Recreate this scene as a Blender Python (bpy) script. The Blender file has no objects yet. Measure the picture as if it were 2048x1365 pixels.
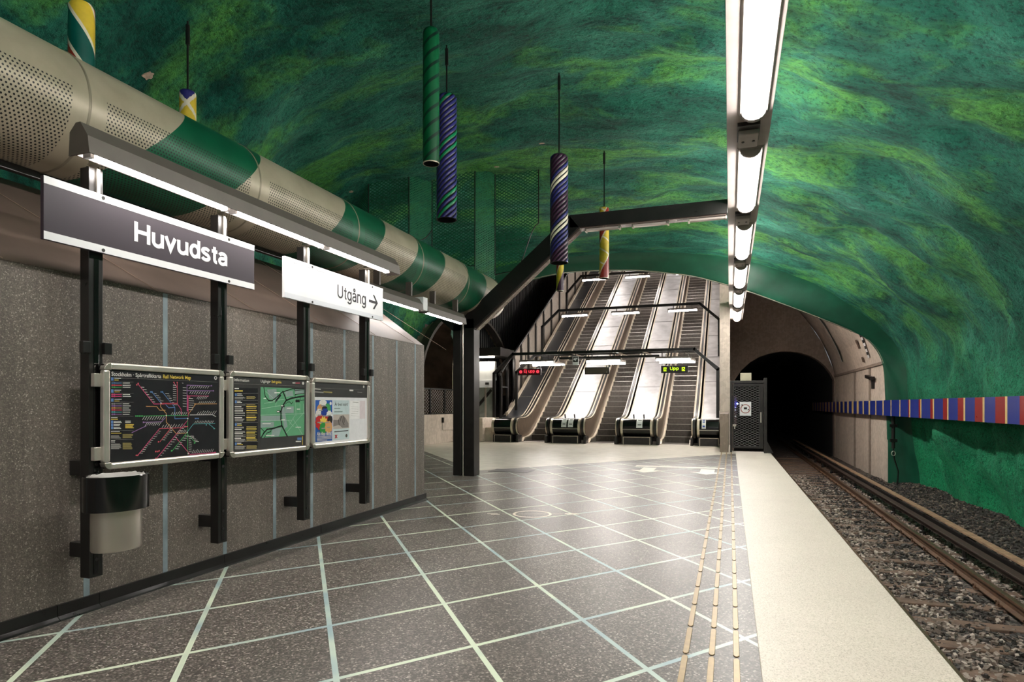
import bpy, bmesh, math, random
from mathutils import Vector, noise
from mathutils.bvhtree import BVHTree
random.seed(7)
S = bpy.context.scene
COL = S.collection
PI = math.pi

# ------------------------------------------------------------------ basics
def lin(c):
    return tuple((x/255/12.92 if x/255 <= .04045 else ((x/255+.055)/1.055)**2.4) for x in c) + (1,)

class G:
    """small node-graph helper"""
    def __init__(s, m):
        m.use_nodes = True
        s.t = m.node_tree
        s.b = s.t.nodes['Principled BSDF']
        s.out = s.t.nodes['Material Output']
    def n(s, ty, ins={}, **kw):
        nd = s.t.nodes.new(ty)
        for k, v in kw.items(): setattr(nd, k, v)
        for k, v in ins.items(): s.put(nd.inputs[k], v)
        return nd
    def put(s, sock, v):
        if hasattr(v, 'is_output'): s.t.links.new(v, sock)
        else: sock.default_value = v
    def m(s, op, a, b=0.0, c=0.0):
        nd = s.t.nodes.new('ShaderNodeMath'); nd.operation = op
        s.put(nd.inputs[0], a); s.put(nd.inputs[1], b); s.put(nd.inputs[2], c)
        return nd.outputs[0]
    def pos(s):
        return s.n('ShaderNodeNewGeometry').outputs['Position']
    def xyz(s, v):
        o = s.n('ShaderNodeSeparateXYZ', {0: v}).outputs
        return o[0], o[1], o[2]
    def vec(s, x, y, z):
        return s.n('ShaderNodeCombineXYZ', {0: x, 1: y, 2: z}).outputs[0]
    def scale(s, v, sc):
        return s.n('ShaderNodeVectorMath', {0: v, 1: sc}, operation='MULTIPLY').outputs[0]
    def noise(s, v, sc, det=4, rough=.55, dist=0):
        return s.n('ShaderNodeTexNoise', {'Vector': v, 'Scale': sc, 'Detail': det, 'Roughness': rough, 'Distortion': dist}).outputs[0]
    def ramp(s, f, stops, interp='LINEAR'):
        nd = s.n('ShaderNodeValToRGB', {0: f}); r = nd.color_ramp; r.interpolation = interp
        while len(r.elements) < len(stops): r.elements.new(.5)
        for e, (p, c) in zip(r.elements, stops):
            e.position = p; e.color = c if len(c) == 4 else lin(c)
        return nd.outputs[0]
    def mix(s, f, a, b, mode='MIX'):
        nd = s.n('ShaderNodeMix', data_type='RGBA', blend_type=mode)
        s.put(nd.inputs[0], f); s.put(nd.inputs[6], a); s.put(nd.inputs[7], b)
        return nd.outputs[2]
    def bump(s, h, st, d=.02):
        o = s.n('ShaderNodeBump', {'Height': h, 'Strength': st, 'Distance': d}).outputs[0]
        s.t.links.new(o, s.b.inputs['Normal'])
    def base(s, c): s.put(s.b.inputs['Base Color'], c)
    def rough(s, v): s.put(s.b.inputs['Roughness'], v)

MATS = {}
def pm(name, c, rough=.5, metal=0, var=.12, sc=6, bump=0, spec=None, bsc=None):
    """plain procedural paint / metal: base colour broken up by noise"""
    if name in MATS: return MATS[name]
    m = bpy.data.materials.new(name); g = G(m)
    p = g.pos(); f = g.noise(p, sc, 5)
    base = lin(c)
    dk = tuple(x*(1-var) for x in base[:3])+(1,); lt = tuple(min(1, x*(1+var)) for x in base[:3])+(1,)
    g.base(g.ramp(f, [(.3, dk), (.7, lt)]))
    g.rough(g.m('MULTIPLY_ADD', f, .12, rough-.06)); g.b.inputs['Metallic'].default_value = metal
    if spec is not None: g.b.inputs['Specular IOR Level'].default_value = spec
    if bump: g.bump(g.noise(p, bsc or sc*5, 6), bump, .01)
    MATS[name] = m; return m
def em(name, c, st):
    if name in MATS: return MATS[name]
    m = bpy.data.materials.new(name); g = G(m)
    g.base(lin(c)); g.b.inputs['Emission Color'].default_value = lin(c); g.b.inputs['Emission Strength'].default_value = st
    MATS[name] = m; return m

def wloc(o):
    v = Vector((0, 0, 0))
    while o: v += o.location; o = o.parent
    return v

class MB:
    def __init__(s): s.v = []; s.f = []; s.k = []
    def face(s, idx, k=0): s.f.append(tuple(idx)); s.k.append(k)
    def poly(s, pts, k=0):
        b = len(s.v); s.v += [tuple(p) for p in pts]; s.face(range(b, b+len(pts)), k); return s
    def box(s, x0, x1, y0, y1, z0, z1, k=0):
        b = len(s.v)
        s.v += [(x, y, z) for z in (z0, z1) for y in (y0, y1) for x in (x0, x1)]
        for q in ((0,2,3,1),(4,5,7,6),(0,1,5,4),(2,6,7,3),(0,4,6,2),(1,3,7,5)): s.face([b+i for i in q], k)
        return s
    def prism(s, pts, d, k=0, caps=True):
        """closed polygon pts extruded by vector d"""
        b = len(s.v); n = len(pts); d = Vector(d)
        s.v += [tuple(p) for p in pts] + [tuple(Vector(p)+d) for p in pts]
        for i in range(n): s.face((b+i, b+(i+1)%n, b+n+(i+1)%n, b+n+i), k)
        if caps: s.face(range(b+n-1, b-1, -1), k); s.face(range(b+n, b+2*n), k)
        return s
    def bar(s, p, q, w, h, up=(0,0,1), k=0):
        p = Vector(p); q = Vector(q); t = (q-p).normalized(); u = Vector(up)
        if abs(t.dot(u)) > .98: u = Vector((1,0,0))
        a = t.cross(u).normalized()*w/2; c = a.cross(t).normalized()*h/2
        s.prism([p-a-c, p+a-c, p+a+c, p-a+c], q-p, k); return s
    def path(s, pts, w, h, side=(1,0,0), k=0):
        """rectangular section swept along pts; side = fixed width direction"""
        pts = [Vector(p) for p in pts]; n = len(pts); b = len(s.v); sd = Vector(side).normalized()*w/2
        for i, p in enumerate(pts):
            t = (pts[min(i+1, n-1)]-pts[max(i-1, 0)]).normalized()
            if 0 < i < n-1:
                t1 = (p-pts[i-1]).normalized(); cs = max(.4, t1.dot(t))
            else: cs = 1
            u = sd.cross(t).normalized()*h/2/cs
            s.v += [tuple(p-sd-u), tuple(p+sd-u), tuple(p+sd+u), tuple(p-sd+u)]
        for i in range(n-1):
            o = b+4*i
            for j in range(4): s.face((o+j, o+(j+1)%4, o+4+(j+1)%4, o+4+j), k)
        s.face((b+3, b+2, b+1, b), k); e = b+4*(n-1); s.face((e, e+1, e+2, e+3), k); return s
    def tube(s, pts, r, n=12, k=0, caps=True):
        pts = [Vector(p) for p in pts]; m = len(pts); b = len(s.v); ref = None
        for i, p in enumerate(pts):
            t = (pts[min(i+1, m-1)]-pts[max(i-1, 0)]).normalized()
            if ref is None: ref = Vector((0,0,1)) if abs(t.z) < .9 else Vector((1,0,0))
            a = t.cross(ref).normalized(); c = a.cross(t); ref = c
            rr = r[i] if isinstance(r, (list, tuple)) else r
            for j in range(n):
                an = 2*PI*j/n; s.v.append(tuple(p+a*math.cos(an)*rr+c*math.sin(an)*rr))
        for i in range(m-1):
            for j in range(n):
                s.face((b+i*n+j, b+i*n+(j+1)%n, b+(i+1)*n+(j+1)%n, b+(i+1)*n+j), k)
        if caps:
            s.face([b+j for j in range(n-1, -1, -1)], k); s.face([b+(m-1)*n+j for j in range(n)], k)
        return s
    def grid(s, rows, k=0, close=False):
        b = len(s.v); n = len(rows[0])
        for r in rows: s.v += [tuple(p) for p in r]
        for i in range(len(rows)-1):
            for j in range(n if close else n-1):
                s.face((b+i*n+j, b+i*n+(j+1)%n, b+(i+1)*n+(j+1)%n, b+(i+1)*n+j), k)
        return s
    def build(s, name, mats, parent=None, smooth=0, bevel=0, fix=True):
        me = bpy.data.meshes.new(name); off = wloc(parent) if parent else Vector((0,0,0))
        me.from_pydata([(x-off.x, y-off.y, z-off.z) for x, y, z in s.v], [], s.f)
        if not isinstance(mats, (list, tuple)): mats = [mats]
        for m in mats: me.materials.append(m)
        me.polygons.foreach_set('material_index', s.k)
        if fix:
            bm = bmesh.new(); bm.from_mesh(me); bmesh.ops.recalc_face_normals(bm, faces=bm.faces); bm.to_mesh(me); bm.free()
        if smooth:
            me.polygons.foreach_set('use_smooth', [True]*len(me.polygons)); me.set_sharp_from_angle(angle=math.radians(smooth))
        me.update()
        o = bpy.data.objects.new(name, me); COL.objects.link(o)
        if parent: o.parent = parent
        if bevel:
            md = o.modifiers.new('bevel', 'BEVEL'); md.width = bevel; md.segments = 2; md.limit_method = 'ANGLE'
        return o

def thing(name, label, cat, loc, group=None):
    o = bpy.data.objects.new(name, None); COL.objects.link(o); o.location = loc; o.empty_display_size = .1
    o['label'] = label; o['category'] = cat
    if group: o['group'] = group
    return o
def tag(o, label, cat, group=None, kind=None):
    o['label'] = label; o['category'] = cat
    if group: o['group'] = group
    if kind: o['kind'] = kind
    return o
def struct(o, label=None):
    o['kind'] = 'structure'
    if label: o['label'] = label; o['category'] = 'structure'
    return o
def dup(root, loc, label=None):
    def cp(o, par):
        c = o.copy(); COL.objects.link(c)
        if par: c.parent = par
        for ch in list(o.children): cp(ch, c)
        return c
    kids = list(root.children)
    r = root.copy(); COL.objects.link(r); r.location = loc
    for ch in kids: cp(ch, r)
    if label: r['label'] = label
    return r

def text_verts(txt, bold=0.0, ext=0.0):
    cu = bpy.data.curves.new('lettering', 'FONT'); cu.body = txt; cu.size = 1; cu.offset = bold; cu.resolution_u = 3; cu.extrude = ext
    ob = bpy.data.objects.new('lettering', cu); COL.objects.link(ob)
    bpy.context.view_layer.update()
    me = bpy.data.meshes.new_from_object(ob.evaluated_get(bpy.context.evaluated_depsgraph_get()))
    vs = [tuple(v.co) for v in me.vertices]; fs = [tuple(p.vertices) for p in me.polygons]
    bpy.data.objects.remove(ob); bpy.data.curves.remove(cu); bpy.data.meshes.remove(me)
    return vs, fs
CAP = None
def put_text(mb, txt, o, right, up, width, cap, k=0, bold=0.0, ext=0.0):
    """lay text on a plane: o = left end of base line, right/up unit vectors, fitted to width, cap height cap"""
    global CAP
    if CAP is None:
        hv, _ = text_verts('H'); CAP = max(v[1] for v in hv)
    vs, fs = text_verts(txt, bold, ext)
    x0 = min(v[0] for v in vs); x1 = max(v[0] for v in vs)
    sx = width/(x1-x0); sy = cap/CAP
    o = Vector(o); right = Vector(right); up = Vector(up); nn = right.cross(up)
    b = len(mb.v)
    for v in vs: mb.v.append(tuple(o+right*(v[0]-x0)*sx+up*v[1]*sy+nn*v[2]))
    for f in fs: mb.face([b+i for i in f], k)

def arcp(cx, cy, rx, ry, a0, a1, n=10):
    return [(cx+rx*math.cos(math.radians(a0+(a1-a0)*i/n)), cy+ry*math.sin(math.radians(a0+(a1-a0)*i/n))) for i in range(n+1)]
BOWL = arcp(.29,.36,.20,.31,0,360,24)
A_ = [arcp(.27,.50,.19,.17,165,10,8)+[(.46,.42),(.46,.0)], [(.46,.43)]+arcp(.25,.215,.17,.165,80,300,12)+[(.46,.17)]]
GL = {'H': (.76, [[(.1,0),(.1,1)], [(.64,0),(.64,1)], [(.1,.52),(.64,.52)]]),
 'U': (.74, [[(.1,1),(.1,.32)]+arcp(.36,.32,.26,.27,180,360)+[(.62,.32),(.62,1)]]),
 'E': (.62, [[(.1,0),(.1,1)], [(.1,.94),(.58,.94)], [(.1,.52),(.54,.52)], [(.1,.06),(.58,.06)]]),
 'u': (.62, [[(.1,.72),(.1,.27)]+arcp(.29,.27,.19,.22,180,340), [(.5,0),(.5,.72)]]),
 'v': (.57, [[(.05,.72),(.27,.06),(.49,.72)]]),
 'd': (.62, [BOWL, [(.5,0),(.5,1)]]),
 's': (.54, [arcp(.26,.53,.18,.14,20,200,8)+[(.16,.42),(.36,.33)]+arcp(.25,.19,.19,.14,35,-165,9)]),
 't': (.40, [[(.2,.93),(.2,.18)]+arcp(.31,.18,.11,.12,180,285,6), [(.04,.665),(.36,.665)]]),
 'a': (.58, A_), 'å': (.58, A_+[arcp(.27,.93,.09,.09,0,360,14)]),
 'g': (.62, [BOWL, [(.5,.72),(.5,-.06)]+arcp(.29,-.06,.21,.17,0,-160,9)]),
 'n': (.60, [[(.1,0),(.1,.72)], arcp(.29,.45,.19,.22,160,0)+[(.48,.45),(.48,0)]]),
 'p': (.62, [BOWL, [(.09,.72),(.09,-.26)]]),
 'j': (.30, [[(.15,.72),(.15,-.1)]+arcp(.04,-.1,.11,.12,0,-80,5), [(.15,.9),(.15,1)]]), ' ': (.3, [])}
def stroke(mb, pts, w_, tf, k=0):
    n = len(pts); L_, R_ = [], []; cl_ = math.dist(pts[0], pts[-1]) < 1e-6
    for i in range(n):
        a = pts[i-1] if i else (pts[-2] if cl_ else pts[0]); c = pts[i+1] if i < n-1 else (pts[1] if cl_ else pts[-1]); p_ = pts[i]
        d1 = Vector((p_[0]-a[0], p_[1]-a[1])); d2 = Vector((c[0]-p_[0], c[1]-p_[1]))
        if d1.length < 1e-6: d1 = d2
        if d2.length < 1e-6: d2 = d1
        d1.normalize(); d2.normalize(); m_ = (d1+d2).normalized(); nn_ = Vector((-m_.y, m_.x)); q = w_/2/max(.35, m_.dot(d2))
        L_.append((p_[0]+nn_.x*q, p_[1]+nn_.y*q)); R_.append((p_[0]-nn_.x*q, p_[1]-nn_.y*q))
    b = len(mb.v); mb.v += [tf(*p_) for p_ in L_]+[tf(*p_) for p_ in R_]
    for i in range(n-1): mb.face((b+i, b+n+i, b+n+i+1, b+i+1), k)
def letters(mb, txt, o, right, up, width, cap, wt, k=0):
    tot = sum(GL[c][0] for c in txt); o = Vector(o); right = Vector(right); up = Vector(up); f = width/tot/cap; x = 0
    for c in txt:
        ad, st_ = GL[c]
        for j, pth in enumerate(st_):
            nn_ = right.cross(up)*.0002*j
            stroke(mb, [(a*f, b_) for a, b_ in pth], wt, lambda a, b_: tuple(o+right*((x+a)*cap)+up*(b_*cap)+nn_), k)
        x += ad*f

def lattice(mb, O, U, V, w, bot, top, pitch, rw, slope=1.0, k=0, step=.12):
    """expanded-metal mesh: two families of flat ribbons on a plane, between bot(s) and top(s)"""
    O = Vector(O); U = Vector(U); V = Vector(V); N = U.cross(V).normalized()
    hmax = max(top(s/20*w) for s in range(21)); hmin = min(bot(s/20*w) for s in range(21))
    for sg in (1, -1):
        c = hmin-slope*w
        e = N*.004*sg
        while c < hmax+slope*w:
            a = 0.0
            while a < w:
                a2 = min(w, a+step)
                t1 = c+sg*slope*a; t2 = c+sg*slope*a2
                lo = max(bot(a), bot(a2)); hi = min(top(a), top(a2))
                if min(t1, t2) >= lo-.02 and max(t1, t2) <= hi+.02:
                    q = rw/2*math.sqrt(1+slope*slope)
                    mb.poly([O+U*a+V*(t1-q)+e, O+U*a2+V*(t2-q)+e, O+U*a2+V*(t2+q)+e, O+U*a+V*(t1+q)+e], k)
                a = a2
            c += pitch

def smooth(a, b, x):
    t = max(0, min(1, (x-a)/(b-a))); return t*t*(3-2*t)
def lerp(a, b, t): return a+(b-a)*t

# ------------------------------------------------------------------ camera
TH = math.atan(436/1250)
cam = bpy.data.cameras.new('camera'); co = bpy.data.objects.new('camera', cam); COL.objects.link(co)
co.location = (0, 0, 1.45); co.rotation_euler = (PI/2, 0, TH)
cam.sensor_width = 36; cam.sensor_fit = 'HORIZONTAL'; cam.lens = 1250/2048*36; cam.shift_y = (811-682.5)/2048
cam.clip_start = .05; cam.clip_end = 300
S.camera = co
S.view_settings.view_transform = 'Standard'; S.view_settings.look = 'None'; S.view_settings.gamma = 1
S.view_settings.exposure = 1.82; S.view_settings.use_curve_mapping = False
S.cycles.use_denoising = True; S.cycles.max_bounces = 5; S.cycles.diffuse_bounces = 3; S.cycles.glossy_bounces = 2
S.cycles.use_adaptive_sampling = True; S.cycles.adaptive_threshold = .06
S.cycles.sample_clamp_indirect = 8
w = bpy.data.worlds.new('world'); S.world = w; w.use_nodes = True
w.node_tree.nodes['Background'].inputs[0].default_value = (.9, .95, 1, 1); w.node_tree.nodes['Background'].inputs[1].default_value = .06  # weak fill added, enters through the open cave end behind the camera

# ------------------------------------------------------------------ materials
def mat_rock(name, palette, bump=.9):
    m = bpy.data.materials.new(name); g = G(m); p = g.pos()
    # streaks run across the vault: squeeze the lookup so the patches are long in x
    q = g.scale(p, (.55, .95, .85))
    warp = g.n('ShaderNodeTexNoise', {'Vector': p, 'Scale': .55, 'Detail': 2}).outputs[1]
    q2 = g.n('ShaderNodeVectorMath', {0: q, 1: g.scale(warp, (.8, .8, .8))}, operation='ADD').outputs[0]
    a = g.noise(q2, .95, 6, .66, .3)
    col = g.ramp(a, [(.28, palette[0]), (.43, palette[1]), (.58, palette[2]), (.72, palette[3])])
    y = g.noise(g.n('ShaderNodeVectorMath', {0: q2, 1: (7.3, 2.1, 5.5)}, operation='ADD').outputs[0], .62, 5, .6, .3)
    x_, y_, z_ = g.xyz(p)
    high = g.m('SMOOTH_MIN', g.m('MAXIMUM', g.m('MULTIPLY_ADD', z_, .28, -.45), .12), 1.0, .1)
    ym = g.m('MULTIPLY', g.ramp(y, [(.49, (0,0,0,1)), (.60, (1,1,1,1))]), high)
    fine = g.noise(p, 7, 5, .72)
    ym = g.m('MULTIPLY', ym, g.ramp(fine, [(.3, (.35,.35,.35,1)), (.55, (1,1,1,1))]))
    col = g.mix(ym, col, lin(palette[4]))
    pit = g.noise(g.scale(p, (.8, 1, 1)), 17, 5, .78)
    dark = g.ramp(pit, [(.36, (.25,.28,.3,1)), (.50, (1,1,1,1))])
    streak = g.ramp(g.noise(g.scale(q2, (1, 2.2, 2.2)), 2.2, 5, .7, .5), [(.36, (.55,.60,.64,1)), (.52, (1,1,1,1)), (.72, (1.2,1.18,1.15,1))])
    col = g.mix(1, g.mix(.85, col, dark, 'MULTIPLY'), streak, 'MULTIPLY')
    low = g.m('MULTIPLY', g.m('GREATER_THAN', x_, 2.5), g.ramp(g.m('MULTIPLY', z_, .3), [(0, (1,1,1,1)), (.9, (.15,.15,.15,1)), (1, (0,0,0,1))]))
    low = g.m('MULTIPLY', low, g.ramp(a, [(.3, (.45,.45,.45,1)), (.6, (.9,.9,.9,1))]))
    col = g.mix(low, col, g.mix(1, lin((26,168,108)), dark, 'MULTIPLY'))
    g.base(col); g.rough(.75); g.b.inputs['Specular IOR Level'].default_value = .3
    h = g.m('ADD', g.m('MULTIPLY', pit, .45), fine)
    g.bump(h, bump, .12)
    MATS[name] = m; return m
M_rock = mat_rock('painted_rock', [(8,74,60), (22,106,86), (48,134,110), (76,154,126), (96,176,84)])
M_fascia = pm('fascia_green', (6, 82, 58), .5, var=.2, sc=2, bump=.15)
M_rock2 = pm('bare_rock', (138, 120, 104), .9, var=.4, sc=1.5, bump=.8, bsc=4)

def mat_floor():
    m = bpy.data.materials.new('terrazzo_floor'); g = G(m); p = g.pos(); x, y, z = g.xyz(p)
    P = g.m('DIVIDE', g.m('ADD', x, 1.455), .514); Q = g.m('DIVIDE', g.m('SUBTRACT', y, 4.805), .662)
    u = g.m('MULTIPLY', g.m('ADD', P, Q), .5); v = g.m('MULTIPLY', g.m('SUBTRACT', Q, P), .5)
    d = g.m('MINIMUM', g.m('PINGPONG', u, .5), g.m('PINGPONG', v, .5))
    line = g.m('LESS_THAN', d, .0205)
    sp = g.n('ShaderNodeTexVoronoi', {'Vector': p, 'Scale': 95}).outputs
    r = g.xyz(sp[1])[0]
    spk = g.ramp(r, [(0, (80,74,70)), (.5, (106,99,93)), (.8, (128,120,112)), (.94, (172,162,152))], 'CONSTANT')
    big = g.noise(p, 1.1, 6, .65)
    tile = g.n('ShaderNodeTexWhiteNoise', {0: g.vec(g.m('FLOOR', u), g.m('FLOOR', v), 0)}, noise_dimensions='3D').outputs[0]
    tone = g.m('ADD', g.m('MULTIPLY_ADD', big, .5, .62), g.m('MULTIPLY', tile, .16))
    dark = g.mix(1, spk, g.vec(tone, tone, tone), 'MULTIPLY')
    lc = g.ramp(g.noise(p, .8, 3), [(.42, (150,172,176)), (.55, (205,216,192))])
    light = g.ramp(g.noise(p, 3, 6), [(.3, (190,180,164)), (.7, (214,205,190))])
    dk = g.mix(line, dark, lc)
    lm = g.m('MULTIPLY', g.m('GREATER_THAN', u, 2.3), g.m('GREATER_THAN', v, 9.8))
    g.base(g.mix(lm, dk, light))
    g.rough(g.m('MULTIPLY_ADD', g.noise(p, .5, 2), .1, .32)); g.b.inputs['Specular IOR Level'].default_value = .38
    g.bump(g.noise(p, 1.6, 2), .02, .02)
    MATS['floor'] = m; return m
M_floor = mat_floor()
def mat_terrazzo(name, stops, sc, rough, stain, scst=1.2, vert=False, bump=0):
    m = bpy.data.materials.new(name); g = G(m); p = g.pos()
    r = g.xyz(g.n('ShaderNodeTexVoronoi', {'Vector': p, 'Scale': sc}).outputs[1])[0]
    c = g.ramp(r, stops, 'CONSTANT')
    st = g.noise(g.scale(p, (1, 1, .25)) if vert else p, scst, 7, .65)
    t = g.m('MULTIPLY_ADD', st, stain*2, 1-stain)
    if vert:
        t2 = g.m('MULTIPLY_ADD', g.noise(g.scale(p, (30, 30, 1.2)), 1, 4), .5, .75); t = g.m('MULTIPLY', t, t2)
    g.base(g.mix(1, c, g.vec(t, t, t), 'MULTIPLY')); g.rough(rough)
    if bump: g.bump(g.noise(p, 40, 4), bump, .01)
    MATS[name] = m; return m
M_strip = mat_terrazzo('cream_terrazzo', [(0,(188,178,162)), (.25,(208,198,184)), (.92,(172,162,148)), (.96,(220,211,198))], 150, .45, .12)
M_wall = mat_terrazzo('dark_terrazzo_wall', [(0,(98,89,82)), (.45,(112,103,95)), (.8,(128,118,109)), (.95,(168,158,147))], 150, .5, .55, 1.6, True, .1)
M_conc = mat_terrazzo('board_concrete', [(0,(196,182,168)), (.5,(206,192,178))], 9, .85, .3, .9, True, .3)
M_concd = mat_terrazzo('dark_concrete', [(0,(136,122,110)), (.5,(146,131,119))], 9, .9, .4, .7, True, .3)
M_cap = pm('brown_cap_board', (80, 67, 59), .55, var=.3, sc=1.5, bump=.05)
M_blk = pm('black_paint', (27, 25, 24), .3, var=.3)
M_blkg = pm('black_gloss', (16, 15, 15), .12, var=.2)
M_dark = pm('dark_steel', (44, 41, 39), .4, .3, var=.3)
M_alu = pm('aluminium', (214, 206, 196), .32, .75, var=.08)
M_cream = pm('cream_profile', (206, 193, 172), .35, .4, var=.1)
M_ss = pm('stainless', (196, 188, 176), .3, .85, var=.04, sc=1)
M_deck = pm('stainless_deck', (196, 194, 195), .42, .4, var=.18, sc=2.5)
M_bal = pm('balustrade_panel', (110, 94, 80), .35, .3, var=.25, sc=5)
M_step = pm('step_metal', (84, 77, 71), .5, .3, var=.25, sc=12)
M_hous = pm('lamp_housing', (98, 90, 84), .45, .2, var=.1)
M_rail = pm('trunking_paint', (158, 149, 143), .6, var=.08, sc=5)
M_white = pm('white_enamel', (226, 226, 228), .5, var=.03)
M_signbk = pm('sign_violet_black', (58, 49, 58), .3, var=.05, sc=.6)
M_txt = pm('sign_grey_text', (44, 42, 46), .6, var=.04)
M_pbk = pm('print_black', (34, 32, 36), .3, var=.12, sc=12)
M_pgr = pm('print_grey', (62, 60, 60), .3, var=.1, sc=12)
M_lamp = em('lamp_lens', (255, 249, 244), 19)
M_upfill = em('added_uplight', (255, 249, 244), 32)  # glow of the tubes added to brighten the vault
M_tube = em('tube_light', (255, 248, 243), 16)
M_tubeS = em('shaft_tube_light', (255, 248, 242), 66)
M_orange = pm('brass_inlay', (152, 130, 94), .38, .35, var=.15, sc=20)
M_rust = pm('rusty_rail', (104, 76, 56), .6, .3, var=.35, sc=9, bump=.3)
M_railtop = pm('worn_rail_top', (150, 126, 104), .3, .8, var=.2, sc=9)
M_wood = pm('tarred_sleeper', (112, 90, 76), .85, var=.35, sc=7, bump=.6)
M_board = pm('wood_board', (150, 120, 92), .8, var=.35, sc=5, bump=.5)
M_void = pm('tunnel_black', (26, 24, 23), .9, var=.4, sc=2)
M_clad = pm('black_cladding', (17, 16, 18), .6, var=.3)

# ------------------------------------------------------------------ the cave (ceiling + right wall + left wall of painted rock)
PN = [(5.75,-1.5),(5.75,-.6),(5.6,.6),(5.55,1.8),(5.4,2.9),(4.95,3.8),(4.1,4.7),(2.6,5.65),(.8,6.4),(-1,6.8),(-3,6.95),(-5,6.85),(-6.6,6.42),(-7.4,5.7),(-7.9,4.6),(-8.1,3.2),(-8.1,1.6),(-8.1,-.2)]
PF = [(5.75,-1.5),(5.7,-.6),(5.5,.6),(5.4,1.8),(5.3,2.9),(4.9,3.7),(4.05,4.55),(2.6,5.6),(.8,6.4),(-1,6.85),(-3,7.1),(-5,7.15),(-7,7.1),(-8.7,6.95),(-9.9,6.3),(-10.6,5.1),(-10.9,3.2),(-10.9,-.2)]
def cr(P, n):
    out = []; m = len(P)-1
    for i in range(n):
        t = i/(n-1)*m; k = min(int(t), m-1); f = t-k
        p0 = P[max(k-1,0)]; p1 = P[k]; p2 = P[k+1]; p3 = P[min(k+2,m)]
        out.append(tuple(.5*(2*p1[j]+(p2[j]-p0[j])*f+(2*p0[j]-5*p1[j]+4*p2[j]-p3[j])*f*f+(3*p1[j]-p0[j]-3*p2[j]+p3[j])*f**3) for j in (0,1)))
    return out
NP = 190
CN = cr(PN, NP); CF = cr(PF, NP)
ys = [-9+i*.16 for i in range(int(32.4/.16)+1)]
def cave_pt(j, y):
    t = smooth(7.5, 12.5, y)
    x = lerp(CN[j][0], CF[j][0], t); z = lerp(CN[j][1], CF[j][1], t)
    fade = 1-smooth(21.5, 23.2, y)
    nrm = Vector((x+2, 0, z-1.5)).normalized()
    v = Vector((x*.55, y, z))
    d = (noise.fractal(v*.33, 1, 2, 4)*.34 + noise.fractal(v*1.1+Vector((3,1,8)), .9, 2, 4)*.10 + noise.noise(v*3)*.025)
    if x > 3 and z < 2.5:                       # rough ribs low on the right-hand wall
        d += abs(noise.noise(Vector((0, y*.8, z*.5))))*.45*smooth(2.5, -.3, z)
    d = d*(.15+.85*fade)
    if z < 0: d *= .8
    return (x+nrm.x*d, y, z+nrm.z*d)
cave = MB()
rows = [[cave_pt(j, y) for j in range(NP)] for y in ys]
b = 0
for r in rows: cave.v += r
def in_arch(p):
    return p[0] < -9.6 and ((p[1]-24.3)/4.7)**2 + (max(0, p[2]-2.2)/3.1)**2 < 1
for i in range(len(ys)-1):
    for j in range(NP-1):
        q = (i*NP+j, i*NP+j+1, (i+1)*NP+j+1, (i+1)*NP+j)
        c = [sum(cave.v[a][k] for a in q)/4 for k in range(3)]
        if in_arch(c): continue
        cave.face(q)
cave_o = struct(cave.build('ceiling', M_rock, smooth=180, fix=False), 'green painted rock vault over the platform, running down to the track')
bvh = BVHTree.FromPolygons([Vector(v) for v in cave.v], cave.f)
def up_hit(x, y, z):
    h = bvh.ray_cast(Vector((x, y, z)), Vector((0, 0, 1)))[0]
    return h.z if h else 6.9
# fascia ring at the far end of the cave
FI = [(5.0,-1.4),(5.0,.3),(4.95,1.6),(4.85,2.9),(4.42,3.66),(3.85,4.02),(2.35,4.75),(.7,5.5),(-.1,5.81),(-1.2,6.18),(-2.0,6.35),(-3.3,6.56),(-4.7,6.66),(-6.1,6.67),(-7.5,6.49),(-8.9,5.99),(-10.0,5.35),(-10.7,4.6),(-10.95,3.2),(-10.95,1.5),(-10.95,-.2)]
FIs = cr(FI, NP)
last = rows[-1]; y1 = ys[-1]
mb = MB()
rings = [last]
for f, yy in ((.12, y1+.25), (.5, y1+.42), (.93, y1+.5), (1, y1+.56)):
    rings.append([(lerp(last[j][0], FIs[j][0], f), yy, lerp(last[j][2], FIs[j][1], f)) for j in range(NP)])
rings.append([(p[0], y1+.75, p[1]) for p in FIs])
mb.grid(rings)
keep = [f for f in mb.f if not (max(mb.v[i][0] for i in f) < -10.2 and max(mb.v[i][2] for i in f) < 4.4)]
mb.f = keep; mb.k = [0]*len(keep)
struct(mb.build('wall_end', M_fascia, smooth=50, fix=False), 'dark green smooth arch face at the far end of the vault')
# thin light edge along the arch
mb = MB(); mb.tube([(p[0], y1+.56, p[1]-.005) for p in FIs[28:]], .012, 6); struct(mb.build('trim_1', M_cream))
# bare plaster spots where the paint flaked off
flake = pm('bare_plaster', (196, 170, 150), .9, var=.25, sc=20, bump=.4)
def px_ray(u, v):
    l = (u-1024)/1250; c, s = math.cos(TH), math.sin(TH)
    return Vector((c*l-s, s*l+c, (811-v)/1250)).normalized()
for k, (u, v, r) in enumerate([(296,150,.085), (1083,286,.07), (993,333,.07), (702,383,.05)]):
    hit, nn, _, _ = bvh.ray_cast(Vector((0,0,1.45)), px_ray(u, v))
    if hit is None: continue
    if nn.dot(px_ray(u, v)) > 0: nn = -nn
    a = nn.orthogonal().normalized(); c = nn.cross(a)
    mb = MB(); n = 14
    ring = [r*(.6+.6*random.random()) for _ in range(n)]
    top = [hit+nn*.02+a*math.cos(2*PI*i/n)*ring[i]+c*math.sin(2*PI*i/n)*ring[i]*(.45 if k == 2 else .75) for i in range(n)]
    mb.prism(top, -nn*.05); o = mb.build('trim_%d' % (10+k), flake); struct(o)

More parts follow.
